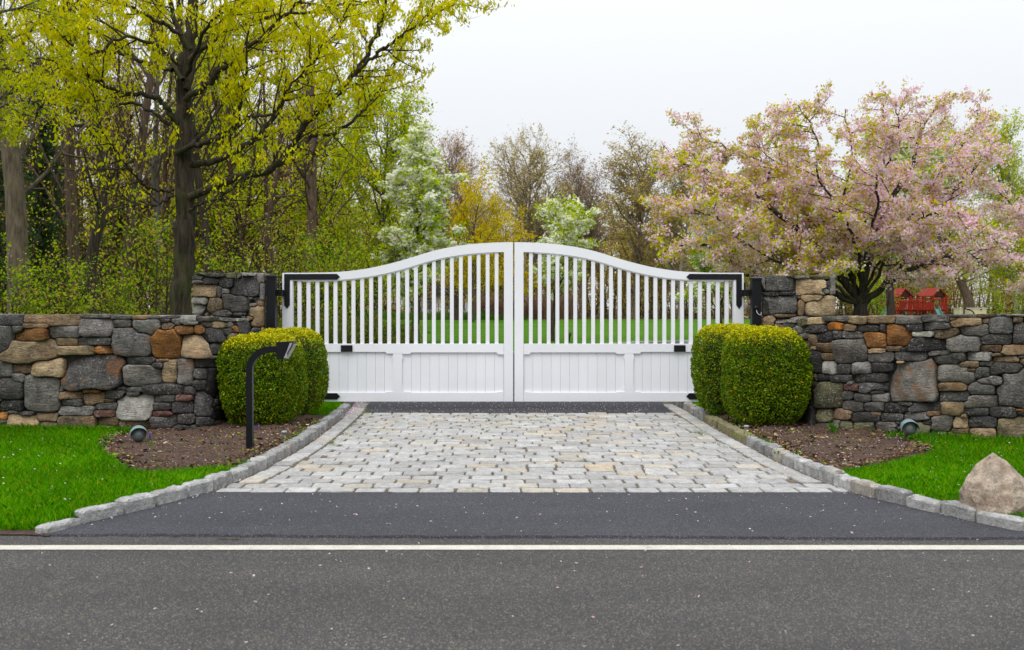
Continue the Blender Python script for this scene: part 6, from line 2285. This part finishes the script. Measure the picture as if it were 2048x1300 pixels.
GP = [(0.09, 0.24, 0.012), (0.13, 0.30, 0.02), (0.06, 0.17, 0.01)]
weed(1667, 866, 'tuft of upright green leaves at the foot of the right wall', 16, 0.15, 0.008, GP, 1)
weed(1782, 876, 'low leafy weed left of the right flood light', 14, 0.10, 0.012, GP, 2, 0.12)
weed(1851, 884, 'thin green bulb leaves right of the right flood light', 14, 0.12, 0.004, GP, 3, 0.08)
weed(1602, 868, 'small leafy weed in the right bed below the boxwood', 12, 0.05, 0.012, GP, 4, 0.12)
weed(1590, 905, 'pale green weed patch in the middle of the right bed', 22, 0.035, 0.010, GP, 5, 0.3)
weed(1500, 872, 'yellowish weeds beside the right path light', 22, 0.05, 0.010, [(0.2, 0.25, 0.02), (0.12, 0.2, 0.02)], 6, 0.2)
weed(303, 898, 'thin bulb leaves right of the left flood light', 12, 0.10, 0.004, [(0.17, 0.25, 0.03), (0.1, 0.2, 0.02)], 7, 0.08)
PU = [(0.12, 0.06, 0.42), (0.18, 0.10, 0.52)]
for px, py, lab in ((513, 864, 'tiny purple hyacinth behind the keypad post'), (300, 882, 'tiny purple flower beside the left flood light')):
    t = weed(px, py, lab, 5, 0.05, 0.004, GP, int(px), 0.02, 'hyacinth', 'flower')
    rg = np.random.default_rng(px)
    C = np.stack([rg.normal(0, .008, 40), rg.normal(0, .008, 40), rg.uniform(0.03, 0.075, 40)], 1)
    K = pick_colors(rg, 40, PU, [1, 1], .2)
    V, Q__, K_ = leaf_arrays(rg, C, 0.014, 0.8, 0, 0, K)
    link('petals', arr_mesh('petals', V, Q__, K_), M['blossom'], t)

# flat stone and dead stick lying about
fs_b = G(519, 866, 0.09)
o = link('flat_stone', kv[3], None, None, tuple(fs_b), (0, 0, 0.1))
o.scale = (0.40, 0.45, 0.22)
o.color = (0.45, 0.40, 0.33, 0)
tag(o, 'small flat pale stone on the mulch beside the keypad post', 'stone')
sk = G(1655, 923, 0.10)
tag(link('twig', tube_mesh('twig', [(np.array([[-0.04, -0.02, 0.015], [0.0, 0.01, 0.022], [0.045, 0.05, 0.018]]), [0.003, 0.004, 0.002], 5)]), M['bark_tan'], None, tuple(sk)), 'short pale stick lying on the right bed', 'twig')
sk = G(456, 1080)
tag(link('twig', tube_mesh('twig', [(np.array([[-0.07, 0, 0.006], [0.0, 0.004, 0.007], [0.07, 0.0, 0.006]]), [0.002, 0.003, 0.004], 5)]), M['bark_red'], None, tuple(sk)), 'thin brown twig on the road just above the white line', 'twig')

# fallen petals
rng = np.random.default_rng(71)
pts = []
for _ in range(300):      # road, sparse
    pts.append((rng.uniform(-6, 6), rng.uniform(3.6, 6.3), 0.006))
for _ in range(170):
    pts.append((rng.uniform(-2.6, 2.9), rng.uniform(6.35, 7.85), 0.020))
for _ in range(330):      # cobbles
    pts.append((rng.uniform(-2.4, 2.5), rng.uniform(7.85, 13.8), 0.024))
for _ in range(1500):      # dark asphalt under the gate
    pts.append((rng.uniform(-2.0, 2.1), rng.uniform(13.85, 16.5), float(0.022)))
for _ in range(1100):      # drift in the gutter beside the left kerb
    y_ = 12.6 + 3.2 * rng.beta(2.2, 1.4)
    pts.append((kx(KLs, y_) + 0.03 + abs(rng.normal(0, 0.07)), y_, 0.035 + rng.uniform(0, 0.012)))
for _ in range(240):      # along both kerbs
    s_ = rng.random() < 0.5
    y_ = rng.uniform(6.6, 13)
    pts.append((kx(KLs, y_) + abs(rng.normal(0.03, 0.08)) if s_ else kx(KRs, y_) - abs(rng.normal(0.03, 0.08)), y_, 0.022 if y_ < Y_COB0 else 0.026))
for side, poly, m in ((-1, PBL, 260), (1, PBR, 420)):      # beds
    x = rng.uniform(poly[:, 0].min(), poly[:, 0].max(), 4 * m); y = rng.uniform(poly[:, 1].min(), 12, 4 * m)
    k = poly_contains(poly, x, y)
    for a, b in list(zip(x[k], y[k]))[:m]:
        pts.append((a, b, float(lawn_z(a, b, side)) + 0.048))
for side in (-1, 1):
    for _ in range(170):
        y_ = rng.uniform(6.6, 10.8)
        x_ = (kx(KLs, y_) - rng.uniform(0.2, 3)) if side < 0 else (kx(KRs, y_) + rng.uniform(0.2, 2.6))
        pts.append((x_, y_, float(lawn_z(x_, y_, side)) + 0.055))
C = np.array(pts)
K = pick_colors(rng, len(C), [(0.78, 0.62, 0.68), (0.80, 0.70, 0.72), (0.70, 0.48, 0.56)], [3, 3, 1.4], 0.1)
V, Q__, K_ = leaf_arrays(rng, C, 0.0155, 0.7, 0, 0.75, K)
tag(link('fallen_petals', arr_mesh('fallen_petals', V, Q__, K_), M['blossom']), kind='stuff')
